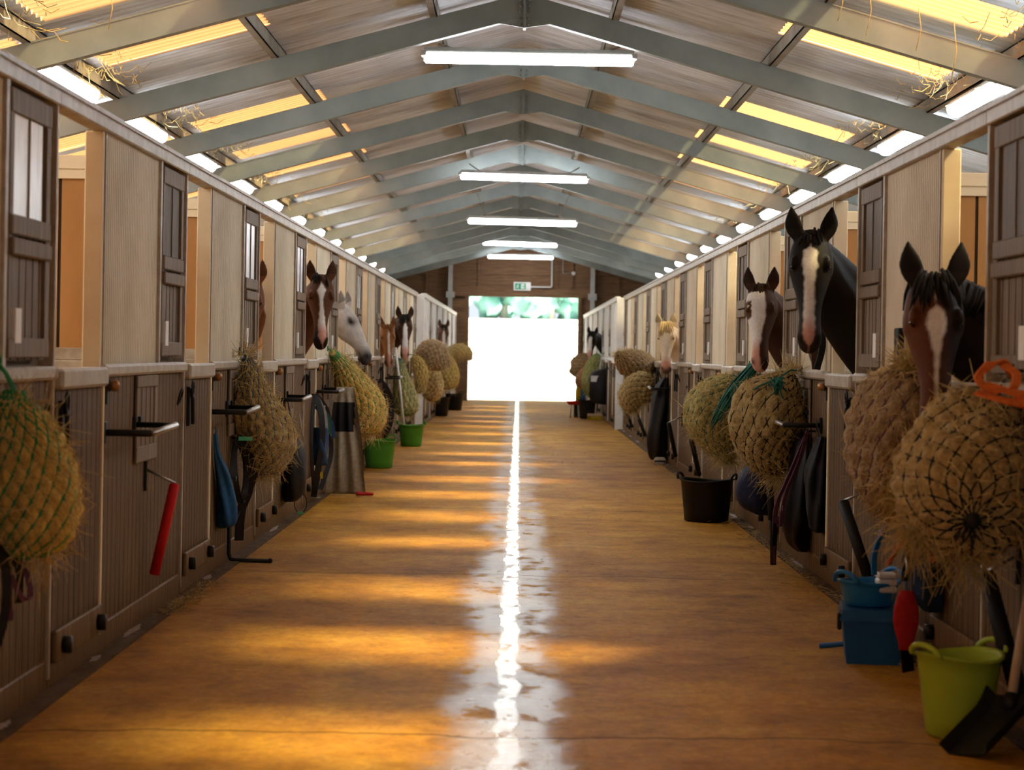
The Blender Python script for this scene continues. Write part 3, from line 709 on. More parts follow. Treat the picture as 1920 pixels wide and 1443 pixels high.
# ------------------------------------------------------------------ hay nets
def cr(pts, t):
    """catmull-rom through a list of tuples at t in 0..1"""
    n = len(pts)-1; x = min(max(t, 0), 1)*n; i = min(int(x), n-1); u = x-i
    p0, p1, p2, p3 = pts[max(i-1, 0)], pts[i], pts[i+1], pts[min(i+2, n)]
    return [.5*(2*b+(c-a)*u+(2*a-5*b+4*c-d)*u*u+(3*b-a-3*c+d)*u**3) for a, b, c, d in zip(p0, p1, p2, p3)]
def hay_net(name, label, path, hay, cordm, hook=None, ncord=11, turns=.55, strands=700, slen=.11, cr_=.0045, lump=.10, seed=1, wall=None, hay_hang=None, cat='hay net', tuft=None, puff=.075):
    """path: [(x,y,z,r)] from the tied neck to the bottom, world metres"""
    rnd = random.Random(seed); t = thing(name, label, cat, path[0][:3], 0, 'stuffed hay nets'); O = Vector(path[0][:3])
    NU, NV = 72, 54
    frames = []; up = None
    for j in range(NV+1):
        q = j/NV; c = cr(path, q); d = Vector(cr(path, min(q+.01, 1))[:3])-Vector(cr(path, max(q-.01, 0))[:3]); d.normalize()
        if up is None: up = d.orthogonal().normalized()
        up = (up-d*up.dot(d)).normalized(); frames.append((Vector(c[:3]), max(c[3], .004), up.copy(), d.cross(up)))
    def surf(q, a, off=0.0, pf=True):
        x = min(max(q, 0), 1)*NV; i = min(int(x), NV-1); u = x-i
        c = frames[i][0].lerp(frames[i+1][0], u); r = lerp(frames[i][1], frames[i+1][1], u); U = frames[i][2].lerp(frames[i+1][2], u); W = frames[i][3].lerp(frames[i+1][3], u)
        dr = U*math.cos(a)+W*math.sin(a)
        nz = noise.noise(Vector((dr.x*1.6+seed*7, dr.y*1.6, dr.z*1.6+q*3)))*lump*1.4+noise.noise(Vector((dr.x*4+seed, dr.y*4, q*9)))*lump*.5
        rr = r*(1+nz)
        if pf: rr += min(r, .16)*puff*2*(abs(math.sin(ncord*(a-q*turns*2*PI)/2)*math.sin(ncord*(a+q*turns*2*PI)/2))-.35)
        p = c+dr*(rr+off)
        if wall is not None:
            if wall < 0 and p.x < wall+.012: p.x = wall+.012
            if wall > 0 and p.x > wall-.012: p.x = wall-.012
        return p-O, dr
    mb = MB(); vs = []; fs = []
    for j in range(NV+1):
        for i in range(NU): vs.append(surf(j/NV, 2*PI*i/NU)[0])
    for j in range(NV):
        for i in range(NU): b = (i+1) % NU; fs.append((j*NU+i, j*NU+b, (j+1)*NU+b, (j+1)*NU+i))
    fs.append(tuple(range(NU-1, -1, -1))); fs.append(tuple(NV*NU+i for i in range(NU)))
    mb.add(vs, fs, 0, True)
    def strand(p, d, l, r=.0017, m=1):
        k = Vector((rnd.gauss(0, .3), rnd.gauss(0, .3), rnd.gauss(-.15, .3)))
        mb.tube([p, p+(d+k*.3)*l*.5, p+(d+k)*l], [r, r, r*.5], 3, m, cap=False, smooth=False)
    for q in range(strands):
        tt = rnd.uniform(.06, .98); a = rnd.uniform(0, 2*PI); p, dr = surf(tt, a, -.004)
        tan = Vector((rnd.gauss(0, 1), rnd.gauss(0, 1), rnd.gauss(0, 1))); tan = (tan-dr*tan.dot(dr)*.8).normalized()
        d = (tan+dr*rnd.uniform(.0, .55)).normalized(); strand(p, d, slen*rnd.uniform(.4, 1.2), rnd.uniform(.0012, .0024))
    if tuft:      # loose hay poking out: (x, y, z, radius, n, up)
        for x, y, z, r, n, upz in tuft:
            for q in range(n):
                a = Vector((rnd.gauss(0, 1), rnd.gauss(0, 1), rnd.gauss(0, 1))).normalized()*r*rnd.uniform(.1, 1)
                d = (a.normalized()+Vector((rnd.gauss(0, .5), rnd.gauss(0, .5), upz+rnd.gauss(0, .3)))).normalized()
                strand(Vector((x, y, z))+a-O, d, slen*rnd.uniform(.6, 1.5), .0022)
    mb.build('hay', [hay, M['straw']], t)
    mb = MB()
    for s in (-1, 1):
        for c in range(ncord):
            pts = [surf(j/44, 2*PI*c/ncord+s*turns*2*PI*(j/44), .003)[0] for j in range(45)]
            mb.tube(pts, cr_, 4, cap=False)
    mb.build('netting', cordm, t)
    if hook is not None:
        mb = MB(); h = Vector(hook)-O; p = Vector((0, 0, 0)); sd = Vector((0, .012, 0))
        mid = h*.5+Vector((0, 0, .01)); mb.tube([p-sd*1.5, mid-sd, h, mid+sd, p+sd*1.5], .006, 6)
        mb.tube([h+Vector((.004, .02*math.cos(b), .025*math.sin(b))) for b in [2*PI*q/12 for q in range(13)]], .005, 6)
        mb.build('drawcord', cordm, t)
    return t
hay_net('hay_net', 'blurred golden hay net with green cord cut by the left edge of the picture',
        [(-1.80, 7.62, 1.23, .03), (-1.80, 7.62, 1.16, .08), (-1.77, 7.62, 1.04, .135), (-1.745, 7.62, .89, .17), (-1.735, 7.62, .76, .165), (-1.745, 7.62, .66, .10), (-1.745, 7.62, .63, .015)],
        M['hay_gold_sunlit'], M['cord_green'], (-1.86, 7.62, 1.33), 18, .5, 900, .10, .005, .10, 3, XL)
hay_net('hay_net', 'tan hay net with blue cord hanging between the blue bag and the black feed bag',
        [(-1.80, 14.12, 1.33, .03), (-1.78, 14.12, 1.24, .07), (-1.76, 14.12, 1.12, .105), (-1.735, 14.16, .97, .16), (-1.66, 14.2, .82, .185), (-1.665, 14.2, .68, .15), (-1.70, 14.18, .58, .09), (-1.70, 14.18, .535, .015)],
        M['hay'], M['cord_blue'], (-1.85, 14.1, 1.37), 17, .5, 1300, .09, .003, .13, 5, XL, tuft=[(-1.80, 14.1, 1.36, .05, 60, .6)])
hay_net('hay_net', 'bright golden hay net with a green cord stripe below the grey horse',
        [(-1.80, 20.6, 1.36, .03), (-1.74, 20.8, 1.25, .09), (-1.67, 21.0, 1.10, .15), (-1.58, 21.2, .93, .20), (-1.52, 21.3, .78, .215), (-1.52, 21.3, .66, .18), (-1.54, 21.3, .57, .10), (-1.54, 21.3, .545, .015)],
        M['hay_gold_sunlit'], M['cord_green'], (-1.85, 20.6, 1.4), 15, .45, 1800, .11, .0045, .10, 7, XL)
hay_net('hay_net', 'dark green hay net hanging behind the white pole',
        [(-1.76, 31.4, 1.27, .03), (-1.74, 31.4, 1.15, .07), (-1.72, 31.4, .98, .12), (-1.68, 31.4, .75, .16), (-1.66, 31.4, .55, .18), (-1.66, 31.4, .45, .12), (-1.66, 31.4, .42, .02)],
        M['hay_green'], M['cord_teal'], (-1.85, 31.4, 1.3), 14, .5, 500, .10, .005, .10, 9, XL)
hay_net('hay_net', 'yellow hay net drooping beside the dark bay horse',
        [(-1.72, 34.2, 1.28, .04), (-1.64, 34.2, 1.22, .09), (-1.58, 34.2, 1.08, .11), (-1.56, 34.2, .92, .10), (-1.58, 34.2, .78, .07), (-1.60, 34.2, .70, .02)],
        M['hay_gold_sunlit'], M['cord_brown'], None, 11, .5, 500, .12, .004, .12, 13, XL)
hay_net('hay_net', 'large round brown hay net, topmost of the left cluster before the doorway',
        [(-1.70, 35.6, 1.30, .06), (-1.58, 35.6, 1.34, .20), (-1.44, 35.6, 1.31, .26), (-1.32, 35.6, 1.24, .22), (-1.22, 35.6, 1.17, .13), (-1.17, 35.6, 1.13, .02)],
        M['hay_brown'], M['cord_purple'], (-1.87, 35.6, 1.32), 16, .5, 900, .10, .004, .07, 15, XL)
hay_net('hay_net', 'brown hay net hanging under the round one in the left cluster',
        [(-1.62, 36.6, 1.14, .05), (-1.55, 36.6, 1.05, .17), (-1.50, 36.6, .88, .20), (-1.48, 36.6, .72, .19), (-1.52, 36.6, .58, .12), (-1.54, 36.6, .54, .02)],
        M['hay'], M['cord_brown'], (-1.86, 36.6, 1.25), 15, .5, 600, .10, .004, .09, 17, XL)
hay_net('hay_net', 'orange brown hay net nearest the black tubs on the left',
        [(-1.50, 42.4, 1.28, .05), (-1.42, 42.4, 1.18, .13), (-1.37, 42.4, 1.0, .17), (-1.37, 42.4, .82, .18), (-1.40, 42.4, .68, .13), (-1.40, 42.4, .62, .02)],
        M['hay_gold_sunlit'], M['cord_brown'], (-1.73, 42.4, 1.3), 13, .5, 500, .12, .004, .10, 19, XL)
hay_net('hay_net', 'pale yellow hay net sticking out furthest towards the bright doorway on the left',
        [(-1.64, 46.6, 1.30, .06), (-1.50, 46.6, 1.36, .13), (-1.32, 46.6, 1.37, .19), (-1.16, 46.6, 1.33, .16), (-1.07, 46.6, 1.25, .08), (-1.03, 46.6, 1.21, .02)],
        M['hay_gold_sunlit'], M['cord_white'], (-1.74, 46.6, 1.34), 13, .5, 600, .10, .0035, .08, 21, XL)
hay_net('hay_net', 'big near hay net with purple cord, loose hay heaped on its top',
        [(1.80, 9.62, 1.36, .05), (1.78, 9.60, 1.30, .16), (1.75, 9.58, 1.18, .235), (1.735, 9.58, 1.02, .255), (1.745, 9.58, .86, .235), (1.76, 9.60, .74, .17), (1.77, 9.6, .66, .08), (1.77, 9.6, .645, .015)],
        M['hay_brown'], M['cord_purple'], (1.90, 9.62, 1.30), 17, .5, 800, .08, .0045, .09, 23, XR, puff=.09, tuft=[(1.76, 9.45, 1.36, .09, 420, .4), (1.66, 9.38, .84, .08, 150, -.8)])
n5 = hay_net('hay_net', 'nearest hay net at the right edge with a dark cord knot at its heart',
        [(1.84, 8.34, 1.26, .05), (1.79, 8.27, 1.16, .18), (1.74, 8.17, 1.03, .25), (1.70, 8.05, .93, .27), (1.68, 7.93, .86, .24), (1.67, 7.84, .82, .15), (1.668, 7.80, .81, .02)],
        M['hay'], M['cord_black'], (1.90, 8.36, 1.30), 16, .42, 1100, .10, .0045, .09, 25, XR, puff=.085, tuft=[(1.50, 7.98, .76, .08, 200, -.8), (1.70, 8.0, .66, .10, 100, -.8)])
mb = MB(); rr = random.Random(2); c = V(1.668-1.84, 7.79-8.34, .81-1.26); mb.sphere(c, .03, n=12)
for q in range(14):
    e = V(rr.gauss(0, .022), -abs(rr.gauss(.01, .008)), rr.gauss(-.01, .02)); mb.tube([c, c+e, c+e*1.4+V(0, 0, -.01)], .005, 5)
mb.build('bottom_knot', M['cord_black'], n5)
hay_net('hay_net', 'tan hay net with dark mesh and green knots beside the dark rack',
        [(1.83, 14.3, 1.28, .03), (1.79, 14.28, 1.22, .12), (1.73, 14.26, 1.13, .20), (1.655, 14.2, 1.0, .25), (1.65, 14.2, .86, .235), (1.68, 14.2, .75, .18), (1.73, 14.2, .66, .11), (1.75, 14.2, .61, .02)],
        M['hay'], M['cord_black'], (1.90, 14.35, 1.31), 17, .5, 1100, .09, .004, .11, 27, XR, tuft=[(1.74, 14.15, .60, .09, 150, -.6), (1.83, 14.2, 1.30, .06, 90, .6)])
hay_net('hay_net', 'green tinted hay net standing off the wall above the black tub',
        [(1.82, 17.6, 1.20, .03), (1.74, 17.6, 1.15, .11), (1.65, 17.6, 1.05, .18), (1.58, 17.6, .94, .20), (1.59, 17.6, .82, .185), (1.65, 17.6, .69, .13), (1.73, 17.6, .57, .07), (1.76, 17.6, .50, .02)],
        M['hay_green'], M['cord_teal'], (1.90, 17.6, 1.33), 15, .45, 1900, .10, .0035, .11, 29, XR)
hay_net('hay_net', 'pointed brown hay net, upper of the pair beside the cream pony',
        [(1.88, 30.0, 1.24, .08), (1.76, 29.8, 1.23, .17), (1.62, 29.6, 1.25, .205), (1.48, 29.4, 1.30, .17), (1.38, 29.3, 1.38, .08), (1.35, 29.3, 1.42, .015)],
        M['hay_brown'], M['cord_brown'], (1.91, 30.0, 1.28), 16, .5, 600, .09, .005, .07, 31, XR)
hay_net('hay_net', 'rounder tan hay net, lower of the pair beside the cream pony',
        [(1.86, 29.2, 1.08, .05), (1.78, 29.2, 1.02, .16), (1.66, 29.2, .93, .225), (1.58, 29.2, .84, .22), (1.55, 29.2, .74, .17), (1.56, 29.2, .64, .10), (1.58, 29.2, .59, .02)],
        M['hay'], M['cord_black'], (1.90, 29.2, 1.15), 14, .5, 900, .10, .004, .10, 33, XR)
hay_net('hay_net', 'far brown hay net jutting into the bright doorway on the right',
        [(1.66, 46.2, 1.20, .06), (1.50, 46.2, 1.20, .19), (1.34, 46.2, 1.12, .24), (1.21, 46.2, 1.02, .17), (1.13, 46.2, .99, .06), (1.10, 46.2, .98, .015)],
        M['hay_brown'], M['cord_brown'], (1.78, 46.2, 1.25), 14, .5, 400, .09, .004, .06, 35, XR)
hay_net('hay_net', 'far long hay net with a green top behind the white broom pole',
        [(1.66, 44.6, 1.38, .04), (1.62, 44.6, 1.28, .12), (1.56, 44.6, 1.1, .17), (1.53, 44.6, .9, .19), (1.50, 44.6, .7, .16), (1.47, 44.6, .55, .09), (1.46, 44.6, .5, .02)],
        M['hay_green'], M['cord_green'], (1.78, 44.6, 1.4), 12, .45, 400, .10, .006, .08, 37, XR)
hay_net('hay_net', 'small pinkish hay bag between the far brown net and the green topped net',
        [(1.46, 45.6, 1.08, .03), (1.40, 45.6, .98, .10), (1.36, 45.6, .84, .14), (1.35, 45.6, .72, .12), (1.36, 45.6, .64, .02)],
        M['hay_brown'], M['cord_orange'], (1.80, 45.4, 1.25), 10, .45, 250, .08, .004, .06, 39, XR)

# ------------------------------------------------------------------ tubs, tools and boxes on the floor
def tub(name, label, loc, r0, r1, h, m, rz=0, hh=.07, cat='tub', oval=1.0, group='flexible tubs'):
    t = thing(name, label, cat, loc, rz, group)
    mb = MB()
    prof = [(r0*.86, .0), (r0, .012)]+[(lerp(r0, r1, q/6), lerp(.02, h-.012, q/6)) for q in range(1, 7)]+[(r1+.012, h-.006), (r1+.012, h+.004), (r1-.002, h+.004), (r1-.008, h-.01)]+[(lerp(r1, r0, q/5)-.008, lerp(h-.02, .02, q/5)) for q in range(1, 6)]
    n0 = len(mb.v); mb.lathe(prof, n=40, sx=oval, cap0=True, cap1=True)
    for w in range(n0, len(mb.v)):       # sides rise a little towards the handles
        x, y, z = mb.v[w]; mb.v[w] = (x, y, z+(max(0, z/h-.5)*.06*h)*(x*x-y*y)/(r1*r1))
    mb.build('body', m, t)
    for s in (-1, 1):
        mb = MB(); pts = []
        for q in range(13):
            a = PI*q/12; pts.append((s*oval*(r1+.008+.02*math.sin(a)), .075*math.cos(a), h+.027*h+math.sin(a)*hh-.004))
        mb.tube(pts, .011, 8, m=0); mb.build('handle', m, t)
    return t
tub('flexible_tub', 'lime green tub in the right foreground by the shovel', (1.655, 7.93, 0), .118, .155, .305, M['pl_lime'], .55, .04)
tub('flexible_tub', 'bright green tub under the golden hay net', (-1.63, 25.2, 0), .155, .195, .33, M['pl_green'], .9, .055)
tub('flexible_tub', 'bright green tub that holds the white pole', (-1.545, 31.0, 0), .15, .18, .31, M['pl_green'], .2, .05)
tub('flexible_tub', 'black tub on the right floor below the green tinted net', (1.60, 17.95, 0), .185, .22, .35, M['tub_black'], -.4, .05)
tub('bucket', 'black bucket on the left floor, nearer of the pair by the doorway', (-1.69, 45.5, 0), .19, .24, .40, M['tub_black'], .3, .05, 'bucket')
tub('bucket', 'black bucket on the left floor, further of the pair by the doorway', (-1.50, 50.2, 0), .17, .21, .38, M['tub_black'], .8, .05, 'bucket')
tub('bucket', 'black bucket at the foot of the far broom pole on the right', (1.49, 45.2, 0), .17, .21, .40, M['tub_black'], .5, .05, 'bucket')
# red tray beside the far bucket on a low block of the same height
t = thing('feed_tray', 'shallow red tray on a low stand beside the far right bucket', 'tray', (1.22, 45.8, 0))
mb = MB(); mb.lathe([(.12, .28), (.155, .36), (.165, .36), (.16, .35), (.118, .29)], n=28, sx=1.15, cap0=True, cap1=True); mb.build('bowl', M['pl_red'], t)
mb = MB(); mb.lathe([(.135, .335), (.135, .345)], n=24, sx=1.1, cap0=True, cap1=True); mb.build('feed', M['pl_white'], t)
mb = MB()
for a in range(4): mb.tube([(.13*math.cos(a*PI/2+.7), .11*math.sin(a*PI/2+.7), 0), (.10*math.cos(a*PI/2+.7), .09*math.sin(a*PI/2+.7), .29)], .012, 6)
mb.build('stand', M['white'], t)
for i, (x, m, l) in enumerate(((1.30, 'pl_yellow', 'yellow green spray bottle behind the red tray'), (1.405, 'pl_blue', 'blue spray bottle between the red tray and the far bucket'))):
    t = thing('spray_bottle', l, 'bottle', (x, 46.3, 0), 0, 'spray bottles by the doorway')
    mb = MB(); mb.box((-.09, -.09, 0), (.09, .09, .36)); mb.build('stand_box', M['tub_black'], t)
    mb = MB(); mb.lathe([(.055, .36), (.06, .38), (.06, .58), (.05, .63), (.022, .68), (.02, .71)], n=16, cap0=True, cap1=True); mb.build('body', M[m], t)
    mb = MB(); mb.box((-.05, -.02, .71), (.04, .02, .75), bev=.006); mb.tube([(-.03, 0, .71), (-.045, 0, .65)], .008, 6); mb.build('trigger', M['pl_white'], t)
def pole(name, label, base, top, r, m, head=None):
    t = thing(name, label, 'broom', base, 0)
    d = Vector(top)-Vector(base); mb = MB(); mb.tube([d*.0, d], r, 10); mb.sphere(d, r*1.25, n=8); mb.build('handle', m, t)
    if head: head(t, d)
    return t
def broom_head(t, d):
    mb = MB(); mb.box((-.16, -.03, -.02), (.16, .03, .03), bev=.01); mb.build('head', M['wood_pole'], t)
    mb = MB(); rr = random.Random(3)
    for i in range(120):
        x = rr.uniform(-.15, .15); y = rr.uniform(-.025, .025); mb.tube([(x, y, -.02), (x*1.08, y*1.5, -.10)], .003, 3)
    mb.build('bristles', M['pl_yellow'], t)
pole('broom', 'white poled tool standing in the second green tub', (-1.615, 30.93, .03), (-1.775, 30.75, 1.41), .017, M['pl_white'])
pole('broom', 'pale poled broom with yellow bristles leaning on the far right stalls', (1.58, 43.6, .13), (1.70, 43.9, 1.36), .016, M['cord_white'], broom_head)

# blue storage box with a shallow blue tub on it
t = thing('storage_box', 'dark blue lidded box on the floor under the light blue tub', 'box', (1.66, 9.9, 0), -.12)
mb = MB()
def taper(mb, z0, z1, a0, b0, a1, b1, m=0):
    mb.loft([[(-a0, -b0, z0), (a0, -b0, z0), (a0, b0, z0), (-a0, b0, z0)], [(-a1, -b1, z1), (a1, -b1, z1), (a1, b1, z1), (-a1, b1, z1)]], m, False)
taper(mb, 0, .20, .12, .17, .14, .20); mb.build('body', M['pl_dkblue'], t)
mb = MB(); taper(mb, .20, .215, .153, .213, .153, .213); taper(mb, .215, .252, .15, .21, .14, .20); mb.build('lid', M['pl_dkblue'], t)
mb = MB(); mb.box((-.165, -.19, .155), (-.145, -.12, .23), bev=.006); mb.build('latch', M['black'], t)
mb = MB(); mb.box((-.155, -.18, .225), (-.140, -.05, .248)); mb.build('sticker', M['fab_grey'], t)
tub('shallow_tub', 'light blue shallow tub sitting on the dark blue box', (1.64, 9.88, .253), .115, .135, .115, M['pl_blue'], .6, .05, 'tub', 1.0, 'flexible tubs')
t = thing('sponge_block', 'white folded sponge in the light blue tub', 'sponge', (1.70, 9.80, .325)); mb = MB(); mb.box((-.04, -.05, 0), (.05, .05, .03), bev=.008); mb.box((-.04, -.05, .032), (.05, .05, .062), bev=.008); mb.box((-.042, -.052, .064), (.05, .05, .09), bev=.008); mb.build('folds', M['pl_white'], t)
mb = MB(); mb.tube([(1.47, 10.25, .012), (1.58, 10.2, .03), (1.62, 10.15, .02)], .013, 8); tag(mb.build('hoof_pick', M['pl_dkblue']), 'blue plastic handle lying on the floor left of the dark blue box', 'handle')

# shovel lying against the lime tub
t = thing('shovel', 'black scoop shovel with pale handle leaning beside the lime tub', 'shovel', (1.70, 7.60, 0))
mb = MB()
B0, B1 = V(-.10, -.10, .012), V(.13, .14, .16)
u = (B1-B0).normalized(); w = V(.5, -.62, .1); w = (w-u*w.dot(u)).normalized(); nn = u.cross(w)
if nn.z < 0: nn = -nn
rings = []
for q in range(9):
    f = q/8; c = B0.lerp(B1, f); hw = .105-.0*f; ring = []
    for s in range(9):
        e = -1+2*s/8; lift = .045*max(0, abs(e)-.72)/.28+.03*max(0, f-.8)/.2
        ring.append(c+w*hw*e+nn*lift)
    for s in range(8, -1, -1):
        e = -1+2*s/8; lift = .045*max(0, abs(e)-.72)/.28+.03*max(0, f-.8)/.2
        ring.append(c+w*hw*e+nn*(lift-.006))
    rings.append(ring)
mb.loft(rings, smooth=False); mb.build('blade', M['black_steel'], t)
mb = MB(); h0 = B1-u*.06; h1 = V(.215, .33, .58); mb.tube([h0, h0.lerp(h1, .12)], .026, 10); mb.build('socket', M['black_steel'], t)
mb = MB(); mb.tube([h0.lerp(h1, .1), h1], .018, 10); mb.build('handle', M['wood_pole'], t)
mb = MB(); a = h1; mb.tube([a+V(0, -.06, 0), a+V(0, .06, .0)], .016, 8); mb.build('grip', M['black'], t)
t = rug_bar(1, 8.16, .62, 7.88, .16, M['black'], 'thick black sleeved bar hanging right of the lime tub', .12, .034)

# ------------------------------------------------------------------ bags, straps, rugs hung on the fronts
def hang_bag(name, label, hook, top, path, m, strap_m, cat='bag', flat=.5, side=-1, extra=None, fold=.06):
    """path: [(y, z, halfwidth_y, halfdepth_x)] top to bottom; stays against the wall"""
    X = XL if side < 0 else XR; d = -side
    t = thing(name, label, cat, (X, path[0][0], path[0][1]), 0)
    y0, z0 = path[0][:2]; rings = []; n = 28; K = 22
    for j in range(K+1):
        y, z, w, dp = cr(path, j/K); ring = []
        for i in range(n):
            a = 2*PI*i/n; k = 1+fold*math.sin(5*a+j*.35)+fold*1.2*noise.noise(Vector((math.cos(a)*1.5, math.sin(a)*1.5, j*.22+y)))
            xx = max(.004, dp*(1+math.sin(a)*k)+.004); ring.append((d*xx, y-y0+w*math.cos(a)*k, z-z0))
        rings.append(ring)
    mb = MB(); mb.loft(rings); mb.build('body', m, t)
    if hook:
        mb = MB(); h = V(hook[0]*d, hook[1]-y0, hook[2]-z0)
        for s in (-1, 1): mb.band([h, h.lerp(V(d*path[0][3], s*path[0][2]*.7, 0), .5)+V(d*.01, 0, 0), V(d*path[0][3], s*path[0][2]*.7, -.01)], .014, .005, (0, 1, 0))
        mb.build('strap', strap_m, t)
    if extra: extra(t, d)
    return t
hang_bag('cloth_bag', 'blue cloth bag hanging by a thin neck on the left boards', (.02, 13.12, .90), None, [(13.16, .86, .012, .012), (13.18, .74, .02, .02), (13.28, .62, .05, .04), (13.38, .48, .10, .055), (13.44, .36, .125, .06), (13.46, .28, .10, .05), (13.46, .255, .03, .02)], M['fab_blue'], M['fab_blue'], 'bag', fold=.17)
def feedbag_extra(t, d):
    mb = MB(); mb.band([(d*.02, -.22, -.07), (d*.135, -.12, -.075), (d*.15, .05, -.07), (d*.12, .2, -.065), (d*.02, .27, -.06)], .035, .006, (0, 0, 1)); mb.build('brown_band', M['fab_brown'], t)
    mb = MB(); mb.tube([(d*.1, .2, .0), (d*.14, .22, -.05), (d*.10, .2, .2)], .004, 6); mb.build('twine', M['cord_white'], t)
hang_bag('feed_bag', 'black feed bag with a brown band hanging low on the left stalls', (.02, 17.2, 1.0), None, [(17.2, .66, .15, .06), (17.2, .60, .19, .075), (17.2, .50, .23, .085), (17.2, .34, .24, .09), (17.2, .22, .20, .075), (17.2, .165, .12, .05)], M['fab_black'], M['leather'], 'feed bag', extra=feedbag_extra)
def strap_set(name, label, side, hook, loops, cat='bridle', buckles=(), extra=None):
    """loops: list of (material, width, [(out, y, z)...]) relative to hook"""
    X = XL if side < 0 else XR; d = -side
    t = thing(name, label, cat, (X, hook[0], hook[1]), 0)
    mb = MB(); mb.tube([(0, 0, 0), (d*.05, 0, 0), (d*.055, 0, .025)], .007, 8); mb.build('hook', M['black_steel'], t)
    for m, w, pts in loops:
        pts3 = [(d*p[0], p[1], p[2]) for p in pts]; k = len(pts3)*5; fine = [cr(pts3, q/k) for q in range(k+1)]
        mb = MB(); mb.band(fine, w*1.25, .008, (.85, .45, .2)); mb.build('strap', M[m], t)
    for (o, y, z, r) in buckles:
        mb = MB(); c = V(d*o, y, z); mb.tube([c+V(0, -r, -r), c+V(0, r, -r), c+V(0, r, r), c+V(0, -r, r), c+V(0, -r, -r)], .004, 6); mb.build('buckle', M['steel'], t)
    if extra: extra(t, d)
    return t
def tagx(t, d):
    mb = MB(); mb.box((min(d*.05, d*.14), -.05, -.015), (max(d*.05, d*.14), -.045, .012)); mb.build('green_tag', M['pl_tag'], t)
strap_set('head_collar', 'black strap bundle with a green tag hanging under the first tan hay net', -1, (14.05, .80), [
    ('leather', .05, [(.04, 0, 0), (.09, .05, -.12), (.10, .05, -.3), (.06, .05, -.5), (.05, .06, -.68)]),
    ('leather', .03, [(.04, 0, 0), (.03, -.10, -.10), (.05, -.14, -.28), (.07, -.05, -.42), (.09, .03, -.34), (.10, .04, -.12)]),
    ('leather', .035, [(.05, 0, 0), (.14, .04, -.14), (.13, .06, -.3), (.08, .06, -.45)]),
    ('leather', .02, [(.04, -.04, 0), (.02, -.16, -.2), (.02, -.17, -.42), (.04, -.10, -.52), (.05, 0, -.48)])], 'head collar', ((.10, .05, -.2, .018), (.05, -.13, -.26, .014)), tagx)
def halter_bag(t, d):
    mb = MB(); rings = []
    for j in range(13):
        f = j/12; z = -.30-.34*f; w = .085+.05*math.sin(PI*f); ring = []
        for i in range(20):
            a = 2*PI*i/20; k = 1+.12*math.sin(4*a+j*.6); ring.append((d*(.09+.07*math.sin(a)*k), .06+w*math.cos(a)*k, z))
        rings.append(ring)
    mb.loft(rings); mb.build('blue_pouch', M['fab_dkblue'], t)
    mb = MB(); mb.box((min(d*.09, d*.12), .02, -.76), (max(d*.09, d*.12), .05, -.70)); mb.build('yellow_tag', M['pl_yellow'], t)
strap_set('bridle', 'tangle of black and blue bridle straps left of the beige rug', -1, (19.3, .98), [
    ('leather', .045, [(.04, 0, 0), (.10, -.05, -.15), (.12, -.06, -.4), (.08, -.06, -.7), (.05, -.05, -.92)]),
    ('leather', .035, [(.05, 0, 0), (.14, .10, -.14), (.17, .16, -.34), (.18, .18, -.55), (.14, .12, -.72), (.10, .05, -.86)]),
    ('fab_grey', .04, [(.05, 0, -.02), (.12, .02, -.16), (.14, .02, -.34), (.12, .06, -.42)]),
    ('fab_green', .03, [(.05, .02, -.06), (.15, .09, -.2), (.17, .10, -.36)]),
    ('leather', .025, [(.04, -.02, 0), (.03, -.13, -.3), (.04, -.14, -.6), (.06, -.06, -.88), (.09, .03, -.7), (.10, .06, -.5)]),
    ('fab_dkblue', .04, [(.05, .03, -.1), (.17, .14, -.25), (.20, .18, -.40)])], 'bridle', ((.13, .0, -.13, .03), (.16, .12, -.27, .018), (.18, .15, -.36, .016)), halter_bag)
strap_set('bridle', 'black straps hanging behind the golden hay net above the green tub', -1, (24.2, .98), [
    ('leather', .05, [(.04, 0, 0), (.12, .1, -.15), (.16, .16, -.4), (.12, .12, -.7)]), ('leather', .04, [(.04, 0, 0), (.05, -.06, -.3), (.06, -.05, -.7), (.05, 0, -.93)]),
    ('leather', .05, [(.05, 0, -.05), (.16, .2, -.3), (.17, .22, -.55), (.1, .14, -.6)])], 'bridle', ((.15, .14, -.3, .016),))
strap_set('bridle', 'dark straps between the golden hay net and the dark green net', -1, (28.1, 1.0), [
    ('leather', .06, [(.04, 0, 0), (.14, .06, -.12), (.20, .12, -.3), (.2, .12, -.55), (.12, .08, -.75)]), ('fab_brown', .05, [(.05, .02, 0), (.08, -.04, -.3), (.1, -.03, -.6), (.08, 0, -.85)]),
    ('fab_black', .12, [(.04, .05, -.1), (.09, .07, -.4), (.08, .06, -.8)])], 'bridle', ((.2, .12, -.4, .018), (.19, .12, -.5, .018)))
strap_set('head_collar', 'black straps hanging below the blurred golden hay net at the left edge', -1, (7.5, .70), [
    ('leather', .026, [(.05, 0, 0), (.1, -.04, -.1), (.1, -.06, -.26), (.06, -.1, -.42)]), ('leather', .02, [(.06, .04, -.02), (.12, .06, -.1), (.12, .06, -.22)]),
    ('cord_violet', .015, [(.07, .08, 0), (.13, .1, -.10), (.16, .08, -.19), (.14, .04, -.20), (.10, .03, -.12)]), ('cord_violet', .015, [(.08, .03, -.16), (.1, .03, -.24), (.1, .03, -.28)])], 'head collar')
